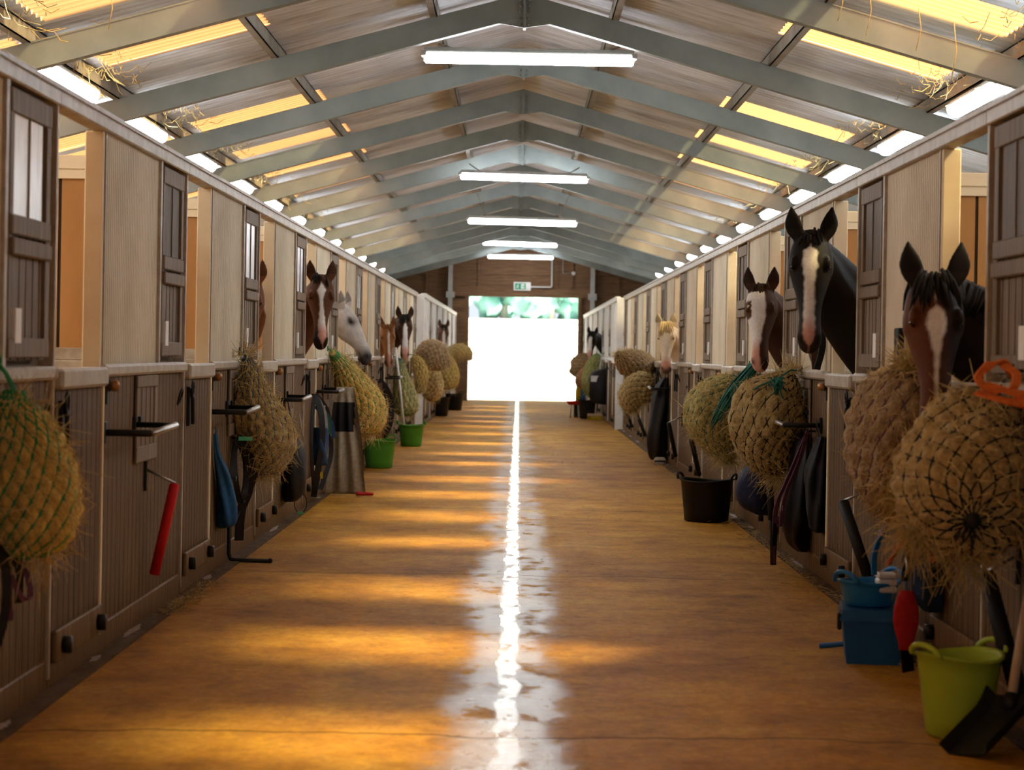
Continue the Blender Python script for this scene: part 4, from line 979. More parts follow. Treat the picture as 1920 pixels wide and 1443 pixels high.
# beige rug over the rack
t = thing('horse_rug', 'beige horse rug with a dark top hung over a rack, trailing on the floor', 'rug', (-1.66, 20.45, 1.03))
def rug_sheet(prof, wtop, wbot, zs, seed, xc=0., th=.008, wob=.016):
    # prof: (y, z) across the bar, widths: half extent in x by height
    mb = MB(); K = 44; n = 20; outer = []; inner = []
    for i in range(n+1):
        e = -1+2*i/n
        for j in range(K+1):
            y, z = cr(prof, j/K); f = min(1, max(0, -z)/zs); w = lerp(wtop, wbot, f**.7); x = xc+e*w+.03*f
            o = wob*min(1, abs(z)/.3)*(math.sin(e*9+seed+z*1.5)+1.1*noise.noise(Vector((e*2, z*3, seed)))); sg = -1 if j < K/2 else 1
            outer.append((x, y+o, z+(.004 if z > -.05 else 0))); inner.append((x, y+o-sg*th*(0 if z > -.05 else 1), z-(.004 if z > -.05 else 0)))
    vs = outer+inner; fs = []; q = (n+1)*(K+1)
    for i in range(n):
        for j in range(K):
            a = i*(K+1)+j; b = a+K+1; fs += [(a, b, b+1, a+1), (q+a, q+a+1, q+b+1, q+b)]
        for j in (0, K): a = i*(K+1)+j; b = a+K+1; fs.append((a, q+a, q+b, b))
    for j in range(K):
        for i in (0, n): a = i*(K+1)+j; fs.append((a, a+1, q+a+1, q+a))
    mb.add(vs, fs, 0, True); return mb
rg = rug_sheet([(-.17, -1.01), (-.155, -.8), (-.12, -.5), (-.085, -.2), (-.05, -.03), (0, 0), (.04, -.03), (.06, -.2), (.07, -.5), (.08, -.8)], .075, .195, 1.0, 2, wob=.026)
for q, f in enumerate(rg.f):
    c = sum((Vector(rg.v[i]) for i in f), Vector())/len(f)
    if c.y < -.03 and -.43 < c.z < -.13-.10*max(0, c.x) and c.x < .10: rg.m[q] = 1
rg.build('rug_cloth', [M['fab_beige'], M['fab_black']], t)
mb = MB(); rings = []
for j in range(9):
    f = j/8; rings.append([(.14+.16*f, -.20+.05*math.cos(a)*(1+.3*math.sin(j)), -1.02+max(.0, .016+.022*math.sin(a)*(1-.4*f))) for a in [2*PI*q/12 for q in range(12)]])
mb.loft(rings); mb.build('red_corner', M['fab_red'], t)
# bent black bar and small loop on the floor
mb = MB(); mb.tube([(-1.86, 13.84, .42), (-1.86, 13.84, .06), (-1.85, 13.84, .026), (-1.82, 13.84, .018), (-1.60, 13.83, .016)], .014, 8); mb.sphere((-1.59, 13.83, .018), .018, n=8)
tag(mb.build('floor_hook', M['black_steel']), 'thin black bar bent out across the floor below the blue bag', 'bar')
t = thing('tag_loop', 'dark cord loop with a small green tag under the feed bag', 'loop', (-1.74, 17.2, .07))
mb = MB(); mb.tube([(.05*math.sin(a), 0, .08-.08*math.cos(a)) for a in [2*PI*q/20 for q in range(21)]], .0035, 6); mb.build('cord', M['leather'], t)
mb = MB(); mb.box((-.025, -.012, -.012), (.025, .012, .01), bev=.004); mb.build('green_tag', M['pl_tag'], t)
mb = MB(); mb.tube([(0, 0, .16), (-.04, 0, .2)], .0035, 6); mb.build('hanger', M['leather'], t)

# right side hangings
def bag_extra(t, d):
    mb = MB(); mb.tube([(d*.15, .0, -.30), (d*.17, -.02, -.33), (d*.16, -.05, -.30), (d*.15, -.03, -.27), (d*.15, 0, -.30)], .005, 6); mb.build('ring', M['steel'], t)
hang_bag('kit_bag', 'shiny black bag hanging beside the purple lead rope', (.02, 14.0, 1.0), None, [(14.0, .90, .05, .03), (14.0, .82, .10, .05), (14.0, .62, .14, .07), (14.0, .36, .16, .085), (14.0, .20, .13, .07), (14.0, .12, .05, .03)], M['leather'], M['leather'], 'bag', side=1, extra=bag_extra, fold=.16)
strap_set('lead_rope', 'long purple lead rope looped on the right stalls, end almost on the floor', 1, (13.75, .92), [
    ('cord_violet', .022, [(.05, 0, 0), (.11, .02, -.16), (.18, .05, -.34), (.24, .06, -.50), (.25, .05, -.7), (.25, .05, -.86)]),
    ('cord_violet', .022, [(.05, 0, 0), (.10, .02, -.2), (.17, .04, -.38), (.20, .05, -.52), (.21, .05, -.62), (.24, .06, -.56), (.22, .06, -.44)]),
    ('leather', .03, [(.24, .05, -.60), (.25, .05, -.76), (.25, .05, -.87)])], 'lead rope', ((.2, .05, -.5, .014),))
def cap_extra(t, d):
    mb = MB(); mb.box((min(d*.205, d*.22), -.04, -.30), (max(d*.205, d*.22), .0, -.18)); mb.build('yellow_tag', M['pl_yellow'], t)
hang_bag('saddle_bag', 'navy bag with a yellow tag hanging between the two tan nets above the black tub', (.1, 16.0, .75), None, [(16.0, .62, .06, .05), (16.0, .55, .12, .11), (16.0, .42, .14, .135), (16.0, .28, .13, .12), (16.0, .21, .08, .06)], M['fab_navy'], M['leather'], 'bag', side=1, extra=cap_extra, fold=.03)
hang_bag('black_cloth', 'black folded cloth hanging under the dark meshed hay net', (.03, 13.5, 1.0), None, [(13.35, .90, .10, .02), (13.35, .7, .14, .05), (13.35, .5, .15, .05), (13.35, .34, .1, .04), (13.35, .30, .04, .02)], M['fab_black'], M['leather'], 'cloth', side=1, fold=.22)
mb = MB(); mb.tube([(1.70, 14.35, .58), (1.715, 14.32, .30)], .024, 10); mb.tube([(1.715, 14.32, .30), (1.72, 14.3, .0)], .012, 8); tag(mb.build('yard_brush', M['black']), 'black handled brush standing below the dark meshed net', 'brush')
def coat_extra(t, d):
    for y, z in ((-.12, -.34), (-.10, -.70)):
        mb = MB(); mb.box((min(d*.15, d*.175), y-.03, z-.03), (max(d*.15, d*.175), y+.02, z+.03)); mb.build('white_patch', M['pl_white'], t)
hang_bag('waterproof_coat', 'dark green black coat hanging below the cream pony', (.02, 27.4, 1.15), None, [(27.4, 1.10, .08, .03), (27.4, .95, .22, .08), (27.4, .70, .26, .10), (27.4, .40, .28, .12), (27.4, .12, .26, .11), (27.4, .04, .2, .09)], M['fab_black'], M['fab_black'], 'coat', side=1, extra=coat_extra, fold=.20)
t = thing('boot', 'pale muddy overreach boot lying on the floor under the dark coat', 'boot', (1.80, 26.9, 0)); mb = MB(); mb.lathe([(.05, .0), (.07, .03), (.065, .07), (.045, .10), (.035, .10), (.05, .06), (.055, .03), (.04, .005)], n=18, sx=1.2); mb.build('cuff', M['cord_white'], t); mb = MB(); mb.band([(-.07, -.06, .05), (.0, -.09, .055), (.07, -.06, .05)], .02, .004, (0, 0, 1)); mb.build('strap', M['leather'], t)
hang_bag('kit_bag', 'dark bag with a pale patch hanging behind the far broom pole', None, None, [(43.2, 1.12, .1, .03), (43.2, 1.0, .2, .22), (43.2, .7, .24, .24), (43.2, .42, .22, .22), (43.2, .36, .1, .1)], M['fab_black'], M['leather'], 'bag', side=1, extra=lambda t, d: [MB.box(m_ := MB(), (min(d*.3, d*.46), -.20, -.30), (max(d*.3, d*.46), -.19, -.18)), m_.build('pale_patch', M['pl_white'], t)])
# blue halter with red trim and a red strap, by the blue box
def red_extra(t, d):
    rings = []
    mb = MB()
    for j in range(9):
        f = j/8; w = .030+.028*math.sin(PI*min(1, f*1.1)); rings.append([(d*(.20+w*math.sin(a)), -.05+.016*math.cos(a), -.34-.26*f) for a in [2*PI*q/14 for q in range(14)]])
    mb.loft(rings); mb.build('red_boot', M['fab_red'], t)
    mb = MB(); mb.tube([V(d*.20, -.02+.04*math.cos(a), -.24+.04*math.sin(a)) for a in [2*PI*q/16 for q in range(17)]], .008, 8); mb.build('ring', M['steel'], t)
strap_set('head_collar', 'black and red head collar with a red brush boot over the dark blue box', 1, (9.42, .72), [
    ('leather', .035, [(.1, 0, 0), (.18, .0, -.14), (.20, -.02, -.3)]), ('fab_red', .02, [(.1, .04, -.04), (.2, .1, -.14), (.25, .12, -.24), (.22, .06, -.17), (.16, 0, -.08)]),
    ('fab_red', .02, [(.1, -.04, -.04), (.13, -.12, -.12), (.10, -.16, -.2), (.08, -.14, -.1)]), ('pl_blue', .022, [(.10, .1, .02), (.24, .18, -.06), (.30, .2, -.2), (.30, .2, -.3)]),
    ('leather', .05, [(.2, -.02, -.52), (.19, -.02, -.62), (.18, -.02, -.7)])], 'head collar', ((.19, 0, -.06, .02),), red_extra)
hang_bag('nylon_bag', 'blue nylon bag hanging behind the red brush boot', (.06, 9.55, .80), None, [(9.55, .74, .06, .04), (9.55, .66, .11, .08), (9.55, .5, .13, .09), (9.55, .36, .12, .08), (9.55, .27, .06, .04)], M['fab_dkblue'], M['fab_dkblue'], 'bag', side=1, fold=.12)
strap_set('orange_rope', 'bright orange rope coil on top of the nearest hay net', 1, (8.06, 1.36), [
    ('cord_orange', .028, [(.06, -.04, -.02), (.14, -.22, .03), (.21, -.30, .02), (.25, -.31, -.03), (.20, -.33, -.07), (.13, -.33, -.06), (.11, -.30, -.01), (.15, -.26, .02)]),
    ('cord_orange', .03, [(.22, -.30, -.05), (.14, -.35, -.075), (.08, -.34, -.09), (.05, -.25, -.08)]), ('cord_orange', .03, [(.25, -.29, -.08), (.17, -.36, -.105), (.10, -.36, -.115), (.05, -.3, -.1)])], 'rope')
mb = MB(); mb.box((1.875, 10.55, 1.38), (1.905, 10.68, 1.55), bev=.006); tag(mb.build('grooming_mitt', M['fab_black']), 'small dark square hung on the ribbed panel beside the star faced horse', 'mitt')
strap_set('head_collar', 'brown and white head collar hanging on the ribbed panel below the black horse', 1, (13.4, 1.62), [
    ('fab_brown', .05, [(.03, 0, 0), (.06, .02, -.12), (.05, .0, -.30)]), ('cord_white', .03, [(.04, .01, 0), (.09, .03, -.1), (.08, .02, -.22), (.04, 0, -.28)]), ('leather', .04, [(.03, -.01, -.02), (.02, -.03, -.16), (.05, -.01, -.30)])], 'head collar')
# teal knots on the tan net, loose tops
mb = MB(); rr = random.Random(6)
for q in range(26):
    c = V(1.70, 14.0, 1.24); e = V(rr.gauss(0, .018), rr.gauss(0, .015), -abs(rr.gauss(.03, .03))); mb.tube([c+V(rr.gauss(0, .02), 0, .02), c+e*.8+V(rr.gauss(0, .012), -.015, 0), c+e*1.4], .0055, 5)
mb.tube([(1.90, 14.3, 1.30), (1.80, 14.1, 1.31), (1.70, 14.0, 1.25), (1.58, 14.02, 1.20), (1.48, 14.1, 1.12)], .006, 6)
tag(mb.build('net_knot', M['cord_teal']), 'green cord knot on the front of the dark meshed hay net', 'knot')
mb = MB(); rr = random.Random(41); O = V(1.86, 16.5, 1.37)
for q in range(60):
    w = rr.gauss(0, .022); h = rr.gauss(0, .022); k = rr.uniform(.6, 1.05); pts = []
    for j in range(8):
        f = j/7*k; sp = .35+1.3*math.sin(PI*min(1, f*.9)); pts.append(V(1.86-.27*f-.03*f*f+h*sp, 16.5+.45*f+w*sp, 1.37-.42*f-.10*f*f+.5*w*sp)-O+V(rr.gauss(0, .004), 0, rr.gauss(0, .004)))
    mb.tube(pts, .0045, 4)
mb.tube([V(1.905, 16.5, 1.34)-O, V(0, 0, 0), V(-.04, .08, -.06)], .009, 6)
tag(mb.build('bunched_netting', M['cord_teal'], None, O), 'dark green bunched net cords tied to the rail above the green tinted net', 'net cords')
# straw litter along the right wall
rnd = random.Random(31); mb = MB()
for q in range(900):
    y = rnd.uniform(9.5, 30); x = 1.90-abs(rnd.gauss(0, .09))-.02; a = rnd.uniform(0, PI); l = rnd.uniform(.02, .07)
    p = V(x, y, .014); mb.tube([p, p+V(math.cos(a)*l, math.sin(a)*l, rnd.uniform(0, .015))], .002, 3, cap=False)
for q in range(260):
    y = rnd.uniform(11, 12.6); x = -1.84+abs(rnd.gauss(0, .06)); a = rnd.uniform(0, PI); l = rnd.uniform(.02, .06)
    p = V(x, y, .014); mb.tube([p, p+V(math.cos(a)*l, math.sin(a)*l, rnd.uniform(0, .015))], .002, 3, cap=False)
for q in range(500):
    y = rnd.uniform(7, 45); x = rnd.uniform(-1.75, 1.8); a = rnd.uniform(0, PI); l = rnd.uniform(.01, .035)
    p = V(x, y, .003); mb.tube([p, p+V(math.cos(a)*l, math.sin(a)*l, .002)], .0018, 3, cap=False)
tag(mb.build('straw_litter', M['straw']), 'loose straw scattered on the floor along the stalls', 'straw', kind='stuff')

# ------------------------------------------------------------------ horses
HEAD = [  # t along the face, half width, dorsal, ventral
    (-.035, .045, .02, -.07), (.0, .072, .05, -.10), (.05, .094, .072, -.135), (.11, .106, .086, -.165), (.17, .110, .090, -.180), (.22, .103, .088, -.182),
    (.28, .086, .083, -.165), (.34, .070, .076, -.130), (.40, .058, .070, -.098), (.46, .052, .064, -.082), (.52, .053, .056, -.080), (.565, .055, .046, -.082), (.60, .050, .030, -.078), (.63, .036, .006, -.066), (.645, .018, -.018, -.052)]
def coat_mat(name, rough=.6):
    m, nt, p = nodes(name); at = N(nt, 'ShaderNodeAttribute', attribute_name='coat'); tc = N(nt, 'ShaderNodeTexCoord')
    no = N(nt, 'ShaderNodeTexNoise', Scale=60, Detail=4); nt.links.new(tc.outputs['Object'], no.inputs['Vector'])
    r = ramp(nt, [(.3, (.86,.86,.86)), (.7, (1.06,1.06,1.06))]); nt.links.new(no.outputs[0], r.inputs[0])
    mx = N(nt, 'ShaderNodeMix', data_type='RGBA', blend_type='MULTIPLY'); mx.inputs[0].default_value = 1; nt.links.new(at.outputs['Color'], mx.inputs[6]); nt.links.new(r.outputs[0], mx.inputs[7]); nt.links.new(mx.outputs[2], p.inputs['Base Color'])
    p.inputs['Roughness'].default_value = rough; p.inputs['Specular IOR Level'].default_value = .10
    return m
M['coat'] = coat_mat('horse_coat')
def hairm(n, c): M[n] = mat(n, c, .75, tuple(x*.7 for x in c), 12, spec=.15)
hairm('hair_black', (.016,.013,.012)); hairm('hair_brown', (.06,.028,.014)); hairm('hair_blond', (.72,.55,.30)); hairm('hair_grey', (.62,.58,.52)); hairm('hair_chestnut', (.28,.11,.035))
def horse(name, label, side, yc, poll, a, n, sc, coat, hair, hairn, seed, vox=.011, depth=.72, mane=False, forelock=1.0, eye=True, turn=.25, spread=.20, earf=.10):
    """a: direction poll to muzzle, n: way the face looks; coat(t, s, d, p) -> colour in head coordinates"""
    rnd = random.Random(seed); P = Vector(poll); a = Vector(a).normalized(); n = Vector(n); n = (n-a*n.dot(a)).normalized(); s = a.cross(n)   # s to the viewer's right when n faces the viewer
    if s.x < 0 and abs(n.y) > .6: s = -s
    mb = MB(); rings = []
    K = 34; hd = [(q, *cr([h for h in HEAD], q/K)) for q in range(K+1)]
    for _, t, w, d, v in hd:
        ring = []
        for i in range(24):
            th = 2*PI*i/24; c, si = math.cos(th), math.sin(th)
            k = (si+1)/2; wf = lerp(.62 if t > .2 else .75, .80, k)+.26*math.sin(PI*k); wf = min(wf, 1.02)
            cc = math.copysign(abs(c)**.85, c); ss = math.copysign(abs(si)**.85, si)
            ring.append(P+a*t*sc+s*w*wf*(1.10+.14*sstep(t-.45, .08))*cc*sc+n*((d+v)/2+(d-v)/2*ss)*sc)
        rings.append(ring)
    mb.loft(rings)
    def blob(t, ss, d, r, q=(1,1,1)):
        c = P+(a*t+s*ss+n*d)*sc; o = len(mb.v); mb.sphere((0, 0, 0), r*sc, n=14)
        for w in range(o, len(mb.v)): x = Vector(mb.v[w]); mb.v[w] = tuple(c+a*x.x*q[0]+s*x.y*q[1]+n*x.z*q[2])
    for e in (-1, 1):
        blob(.165, e*.090, .052, .028, (1.4, .7, 1))          # brow over the eye
        blob(.565, e*.046, .010, .030, (1.3, .8, 1.1))        # nostril wing
        blob(.16, e*.062, -.115, .075, (1.3, .5, 1))          # cheek
    blob(.60, 0, -.062, .030, (1.1, 1.1, .9)); blob(.55, 0, -.085, .026, (1.2, 1.0, .7))
    # ears
    for e in (-1, 1):
        base = P+(a*.015+s*e*.064+n*.012)*sc; dr = (-a+s*e*spread+n*earf).normalized(); fw = (n*(1-turn)+s*e*turn); fw = (fw-dr*fw.dot(dr)).normalized(); rt = dr.cross(fw); rings = []
        for q in range(12):
            f = q/11; w = (.020+.030*math.sin(PI*f**.85))*(1-f**5*.85); th = .030*(1-f*.4)*(1-f**4*.45); c = base+dr*(f*.205-.02)*sc+s*e*.012*math.sin(PI*f)*sc+fw*(.012*math.sin(PI*f))*sc
            rings.append([c+(rt*w*math.cos(b)+fw*(th*math.sin(b)-(.011*(1-abs(math.cos(b))**2) if math.sin(b) > 0 else 0)*math.sin(PI*min(1, f+.15))))*sc for b in [2*PI*j/16 for j in range(16)]])
        mb.loft(rings)
    # neck to the chest, trunk and legs inside the stall
    d = side; N0 = P+(a*.055-n*.055)*sc
    W = Vector((XL-.66, yc, 1.20*sc)) if side < 0 else Vector((XR+.66, yc, 1.20*sc))
    t0 = (-n*.8+Vector((0, 0, .25))-a*.1).normalized(); t1 = Vector((d, 0, -.35)).normalized(); L = (W-N0).length
    pts = []
    for q in range(19):
        u = q/18; b0, b1, b2, b3 = (1-u)**3, 3*u*(1-u)**2, 3*u*u*(1-u), u**3
        pts.append(N0*b0+(N0+t0*L*.38)*b1+(W-t1*L*.42)*b2+W*b3)
    rings = []
    for q, p in enumerate(pts):
        u = q/18; T = (pts[min(q+1, 18)]-pts[max(q-1, 0)]).normalized(); U = Vector((0, 0, 1)); U = U-T*U.dot(T)
        if U.length < .15: U = -a-T*(-a).dot(T)
        U.normalize(); Sd = T.cross(U); dep = lerp(.115, .30, u**1.2)*sc; wid = lerp(.078, .16, u**1.4)*sc
        rings.append([p-U*dep*.25+U*dep*math.sin(b)+Sd*wid*math.cos(b)*(.75 if math.sin(b) > .5 else 1) for b in [2*PI*j/22 for j in range(22)]])
    mb.loft(rings)
    TR = [(-.14, .07, .10, 1.13), (-.05, .17, .24, 1.12), (.15, .235, .33, 1.13), (.45, .27, .335, 1.10), (.8, .29, .34, 1.08), (1.1, .275, .30, 1.13), (1.35, .27, .285, 1.17), (1.52, .2, .23, 1.15), (1.60, .08, .12, 1.13)]
    rings = []
    for q in range(25):
        x, w, h, z = cr(TR, q/24); rings.append([Vector((W.x+d*x*sc, yc+w*math.cos(b)*sc, (z+h*math.sin(b))*sc)) for b in [2*PI*j/22 for j in range(22)]])
    mb.loft(rings)
    for x, hind in ((.12, 0), (1.38, 1)):
        for e in (-1, 1):
            if hind: J = [(x, .95, .15), (x-.06, .72, .10), (x+.12, .50, .055), (x+.10, .30, .037), (x+.06, .12, .036), (x+.02, .06, .045), (x, .0, .055)]
            else: J = [(x, .95, .13), (x+.02, .72, .08), (x, .45, .05), (x, .28, .036), (x, .13, .037), (x-.03, .06, .045), (x-.04, .0, .055)]
            mb.tube([Vector((W.x+d*jx*sc, yc+e*.14*sc, max(.0, jz)*sc)) for jx, jz, _ in J], [r*sc for _, _, r in J], 14)
    o = mb.build('tmp', M['coat'])
    rm = o.modifiers.new('r', 'REMESH'); rm.mode = 'VOXEL'; rm.voxel_size = vox; rm.use_smooth_shade = True
    sm = o.modifiers.new('s', 'SMOOTH'); sm.factor = .5; sm.iterations = 3
    dg = bpy.context.evaluated_depsgraph_get(); me = bpy.data.meshes.new_from_object(o.evaluated_get(dg)); me.name = 'horse_body'
    bpy.data.objects.remove(o)
    base = Vector((W.x+d*.7*sc, yc, 0))
    root = thing(name, label, 'horse', base, 0, 'horses looking over the stall doors')
    ca = me.color_attributes.new('coat', 'FLOAT_COLOR', 'POINT'); cols = []
    nos = [(.578, e*.052, .020) for e in (-1, 1)]
    nrm = [v.normal.copy() for v in me.vertices]
    for v in me.vertices:
        q = v.co-P; t = q.dot(a)/sc; ss = q.dot(s)/sc; dd = q.dot(n)/sc; inhead = -.24 < t < .75 and abs(ss) < .2 and -.26 < dd < .2
        wx = v.co.x
        c = coat(t, ss, dd, v.co, inhead and (dd > -.17 or t > .12)); c = list(c)
        if inhead and t > .4:
            for z in nos:
                r2 = ((t-z[0])/1.25)**2+(ss-z[1])**2+(dd-z[2])**2; g = math.exp(-r2/.00034)
                c = [lerp(x, .012, min(1, g*1.3)) for x in c]; v.co -= nrm[v.index]*.012*g*sc
            if t > .5: g = math.exp(-((dd+.052+.25*(t-.56))/.006)**2); c = [x*(1-.7*g) for x in c]; v.co -= nrm[v.index]*.004*g*sc
        if inhead and t < -.03 and dd > .004: c = [x*.55 for x in c] if max(c) < .4 else [x*.45 for x in c]
        cols += [*c, 1]
    ca.data.foreach_set('color', cols)
    me.transform(Matrix.Translation(-base)); me.materials.clear(); me.materials.append(M['coat'])
    for p in me.polygons: p.use_smooth = True
    b = bpy.data.objects.new('body', me); COL.objects.link(b); b.parent = root
    if eye:
        for e in (-1, 1):
            m2 = MB(); c = P+(a*.188+s*e*.0905+n*.045)*sc-base; m2.sphere(c, .018*sc, n=14); m2.build('eye', M['eye'], root)
    hb = MB()
    def lock(p0, dirs, l, r):
        pts = [p0]; p = p0.copy()
        for dv in dirs: p = p+dv*l/len(dirs); pts.append(p.copy())
        k = len(pts); hb.tube(pts, [r*(.6+.8*math.sin(PI*min(1, i/(k-1)*.75+.12)))*(1 if i < k-1 else .25) for i in range(k)], 5)
    for q in range(int(46*forelock)):
        e = rnd.uniform(-1, 1); p0 = P+(a*rnd.uniform(-.03, .03)+s*e*.05+n*rnd.uniform(.03, .06))*sc-base
        sp = e*.28+rnd.gauss(0, .1); l = rnd.uniform(.13, .22)*sc*(forelock**.5)
        lock(p0, [n*.5-a*.1+s*sp*.4, a*.9+n*.32+s*sp, a+n*.02+s*sp, a-n*.06+s*sp*.6], l, .0065*sc)
    if forelock > 0: hb.build('forelock', M[hairn], root)
    if mane:
        hb = MB()
        for q in range(240):
            u = rnd.uniform(0, .8)**1.0*.95; i = min(int(u*18), 17); p = pts[i].lerp(pts[i+1], u*18-i); T = (pts[i+1]-pts[i]).normalized(); U = Vector((0, 0, 1))-T*T.z
            if U.length < .15: continue
            U.normalize(); Sd = T.cross(U); dep = lerp(.115, .30, u**1.2)*sc; e = 1 if rnd.random() < .75 else -1
            if Sd.y > 0: e = -e
            p0 = p+U*dep*.70-base; wid = lerp(.078, .16, u**1.4)*sc
            lock(p0, [U*.12+Sd*e*.7, Sd*e*.75-U*.35, -U+Sd*e*.3, -U+Sd*e*.12+T*rnd.gauss(0, .15)], rnd.uniform(.16, .28)*sc, .0055*sc)
        hb.build('mane', M[hairn], root)
    return root
def nz(t, s, k=18, o=0): return noise.noise(Vector((t*k+o, s*k, o*1.7)))
def mixc(a, b, f): f = max(0, min(1, f)); return [lerp(x, y, f) for x, y in zip(a, b)]
WHITE = (.78, .74, .70); PINK = (.62, .33, .27); BAY = (.17, .062, .022); DBAY = (.055, .024, .012); BLACK = (.011, .008, .006); CHEST = (.27, .115, .04)
def sstep(x, w=.006): return max(0, min(1, .5+x/(2*w)))
def blaze(base, width, off=lambda t: 0, o=0, muzzle=None, pink=.5, body=None, top=.03):
    def f(t, s, d, p, inh):
        c = list(base)
        if not inh: return list(body or base)
        if muzzle is not None: c = mixc(c, muzzle, (t-.42)/.1)
        if d > -.03 or t > .5:
            w = width(t)+.008*nz(t, s, 30, o); c = mixc(c, mixc(WHITE, PINK, (t-pink)/.08), sstep(w-abs(s-off(t)))*(1 if t > top-.02 else 0))
        return c
    return f
def pw(*pts):
    def f(t):
        if t <= pts[0][0]: return pts[0][1]
        for (a, b), (c, d) in zip(pts, pts[1:]):
            if t <= c: return lerp(b, d, (t-a)/(c-a))
        return pts[-1][1]
    return f
def pied(t, s, d, p, inh):
    c = [.05, .022, .013]
    if inh:
        w = sstep(.022+.02*math.sin(t*9)+.012*nz(t, s, 16, 3)-s)*(1 if t > .045 else 0); c = mixc(c, mixc(WHITE, PINK, (t-.40)/.10), w)
        if s < -.065 and .09 < t < .3 and d < .075: c = mixc(c, [.10, .04, .02], sstep(.07-math.hypot(t-.18, (s+.10)*.8)+.01*nz(t, s, 30)))
    else: c = mixc(c, WHITE, sstep(nz(p.x, p.y+p.z, 2.2, 4)-.12, .05)*(1 if abs(p.x) > 2.7 else 0))
    return c
def grey(t, s, d, p, inh):
    c = mixc((.62, .60, .57), (.50, .48, .46), .5+.9*noise.noise(p*14)); 
    if inh: c = mixc(c, (.055, .05, .05), (t-.44)/.13+.25*nz(t, d, 14, 2)); c = mixc(c, (.10, .09, .085), 1.3*math.exp(-(((t-.19)/.05)**2+((d-.045)/.035)**2)))
    return c
def pony(t, s, d, p, inh):
    c = [.70, .55, .37]
    if inh: c = mixc(c, (.76, .66, .52), sstep(.05-abs(s), .02)); c = mixc(c, (.60, .30, .20), (t-.42)/.1); c = mixc(c, (.12, .07, .05), (t-.565)/.05)
    return c
def star(t, s, d, p, inh):
    c = mixc((.11, .036, .013), (.016, .009, .006), (s+.03)/.09) if inh else [.018, .012, .010]
    if inh:
        c = mixc(c, (.02, .014, .012), (.09-t)/.06)
        w = pw((.12, .0), (.15, .030), (.20, .040), (.26, .024), (.32, .010), (.46, .006), (.5, 0))(t)+.006*nz(t, s, 30, 9); c = mixc(c, WHITE, sstep(w-abs(s+.004)))
        c = mixc(c, (.10, .045, .025), (t-.5)/.08)
    return c
FWD = (0, -.30, -.95)
def hn(x, z=.28): return (x, -1, z)
horse('horse', 'black horse with a long white blaze and pink lip looking over the right stalls', 1, 12.66, (1.69, 12.42, 2.10), (-.03, -.22, -.97), (-.14, -1, .2), 1.07,
      blaze(BLACK, pw((.08, .0), (.10, .036), (.18, .040), (.26, .028), (.46, .028), (.52, .034), (.585, .026), (.62, .0)), lambda t: -.004, 1, (.03, .022, .018), .46), 'h', 'hair_black', 3, .010, forelock=.25, spread=.26)
horse('horse', 'dark horse with a white star and black forelock behind the near right hay nets', 1, 9.30, (1.77, 9.12, 1.73), (-.02, -.25, -.96), (-.06, -1, .2), 1.06, star, 'h', 'hair_black', 5, .010, forelock=.75, spread=.24, mane=True)
horse('horse', 'pied horse with a half white face and pink nose', 1, 16.0, (1.785, 15.78, 1.90), (-.03, -.25, -.96), (-.22, -1, .2), .98, pied, 'h', 'hair_brown', 7, .010, forelock=.25)
horse('horse', 'cream pony with a blond forelock on the right', 1, 26.0, (1.775, 25.85, 1.75), (0, -.28, -.96), (-.08, -1, .2), .94, pony, 'h', 'hair_blond', 9, .011, forelock=1.1)
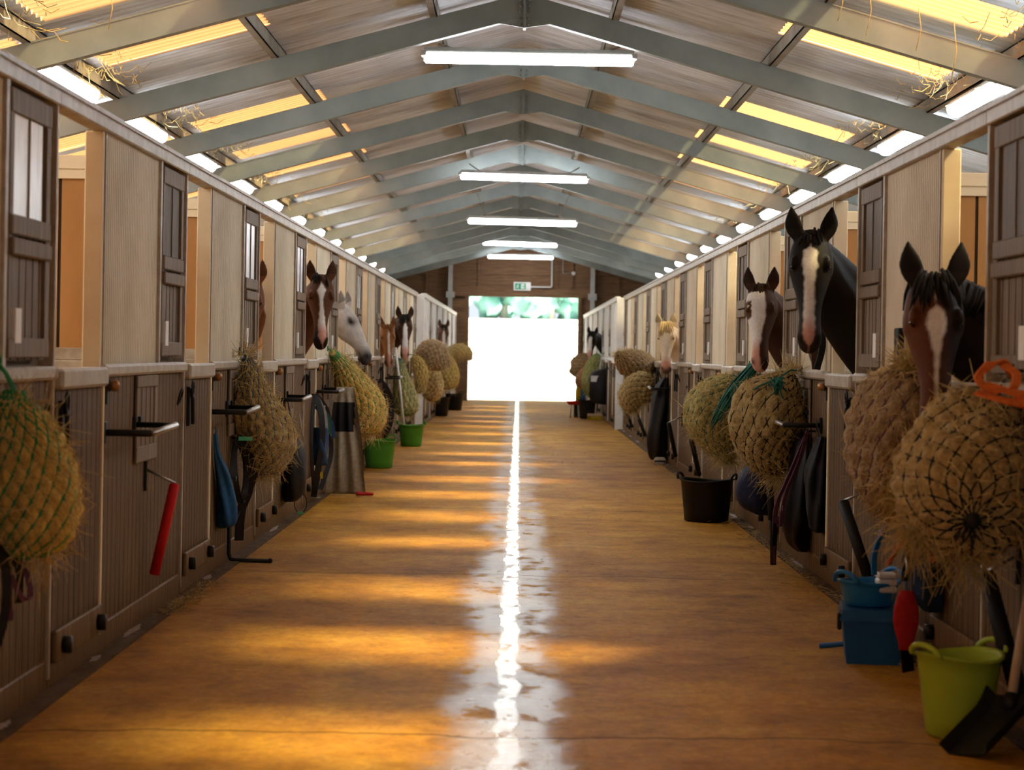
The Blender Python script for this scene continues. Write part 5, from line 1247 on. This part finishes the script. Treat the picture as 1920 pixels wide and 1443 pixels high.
horse('horse', 'brown horse with a white star and broad blaze looking out on the left', -1, 19.1, (-1.765, 18.92, 2.02), (.03, -.25, -.96), (.10, -1, .2), 1.0,
      blaze((.085, .030, .011), pw((.06, 0), (.10, .024), (.135, .040), (.17, .026), (.22, .014), (.34, .020), (.44, .034), (.54, .036), (.58, .02), (.61, 0)), lambda t: .004+max(0, t-.3)*.05, 2, (.02, .012, .010), .42), 'h', 'hair_black', 11, .010, forelock=.3)
horse('horse', 'grey white horse turned to look across the aisle on the left', -1, 22.5, (-1.86, 22.38, 1.83), (.47, -.15, -.87), (.86, -.25, .42), 1.03, grey, 'h', 'hair_grey', 13, .010, forelock=0, turn=.8, spread=.16, earf=.55)
horse('horse', 'small chestnut horse with a pale stripe, head hanging low', -1, 29.2, (-1.79, 28.98, 1.71), (.05, -.2, -.97), (.08, -1, .2), .86,
      blaze(CHEST, pw((.08, .0), (.14, .016), (.4, .018), (.5, .026), (.6, .02)), lambda t: .012, 3, (.20, .085, .05), .40), 'h', 'hair_chestnut', 15, .012, forelock=.4)
horse('horse', 'dark bay horse with a wide blaze beside the white pole', -1, 32.5, (-1.74, 32.3, 1.90), (.03, -.2, -.97), (.12, -1, .2), 1.02,
      blaze(DBAY, pw((.10, 0), (.18, .030), (.3, .034), (.5, .046), (.6, .04)), lambda t: .004, 4, None, .44), 'h', 'hair_black', 17, .012, forelock=.6)
horse('horse', 'bay horse looking out beyond the round brown net on the left', -1, 46.3, (-1.63, 45.95, 1.92), (.02, -.2, -.97), (.1, -1, .2), .95,
      blaze((.10, .045, .025), pw((.10, 0), (.2, .03), (.5, .04), (.6, .03)), lambda t: .0, 5, None, .46), 'h', 'hair_black', 19, .014, forelock=.4)
horse('horse', 'black and white horse looking out furthest along the right row', 1, 46.6, (1.585, 46.15, 1.83), (-.10, -.2, -.97), (-.22, -1, .2), .92,
      blaze(BLACK, pw((.06, 0), (.12, .04), (.3, .05), (.5, .06), (.6, .05)), lambda t: -.02, 6, None, .40), 'h', 'hair_black', 21, .014, forelock=.9)
horse('horse', 'bay horse half hidden behind a cream post inside the third left stall', -1, 16.05, (-2.03, 15.98, 1.90), (.0, -.2, -.97), (.05, -1, .2), .98,
      blaze(BAY, pw((.10, 0), (.26, .03), (.4, .1), (.6, .1)), lambda t: .02, 7, None, .36), 'h', 'hair_black', 23, .012, forelock=.2)
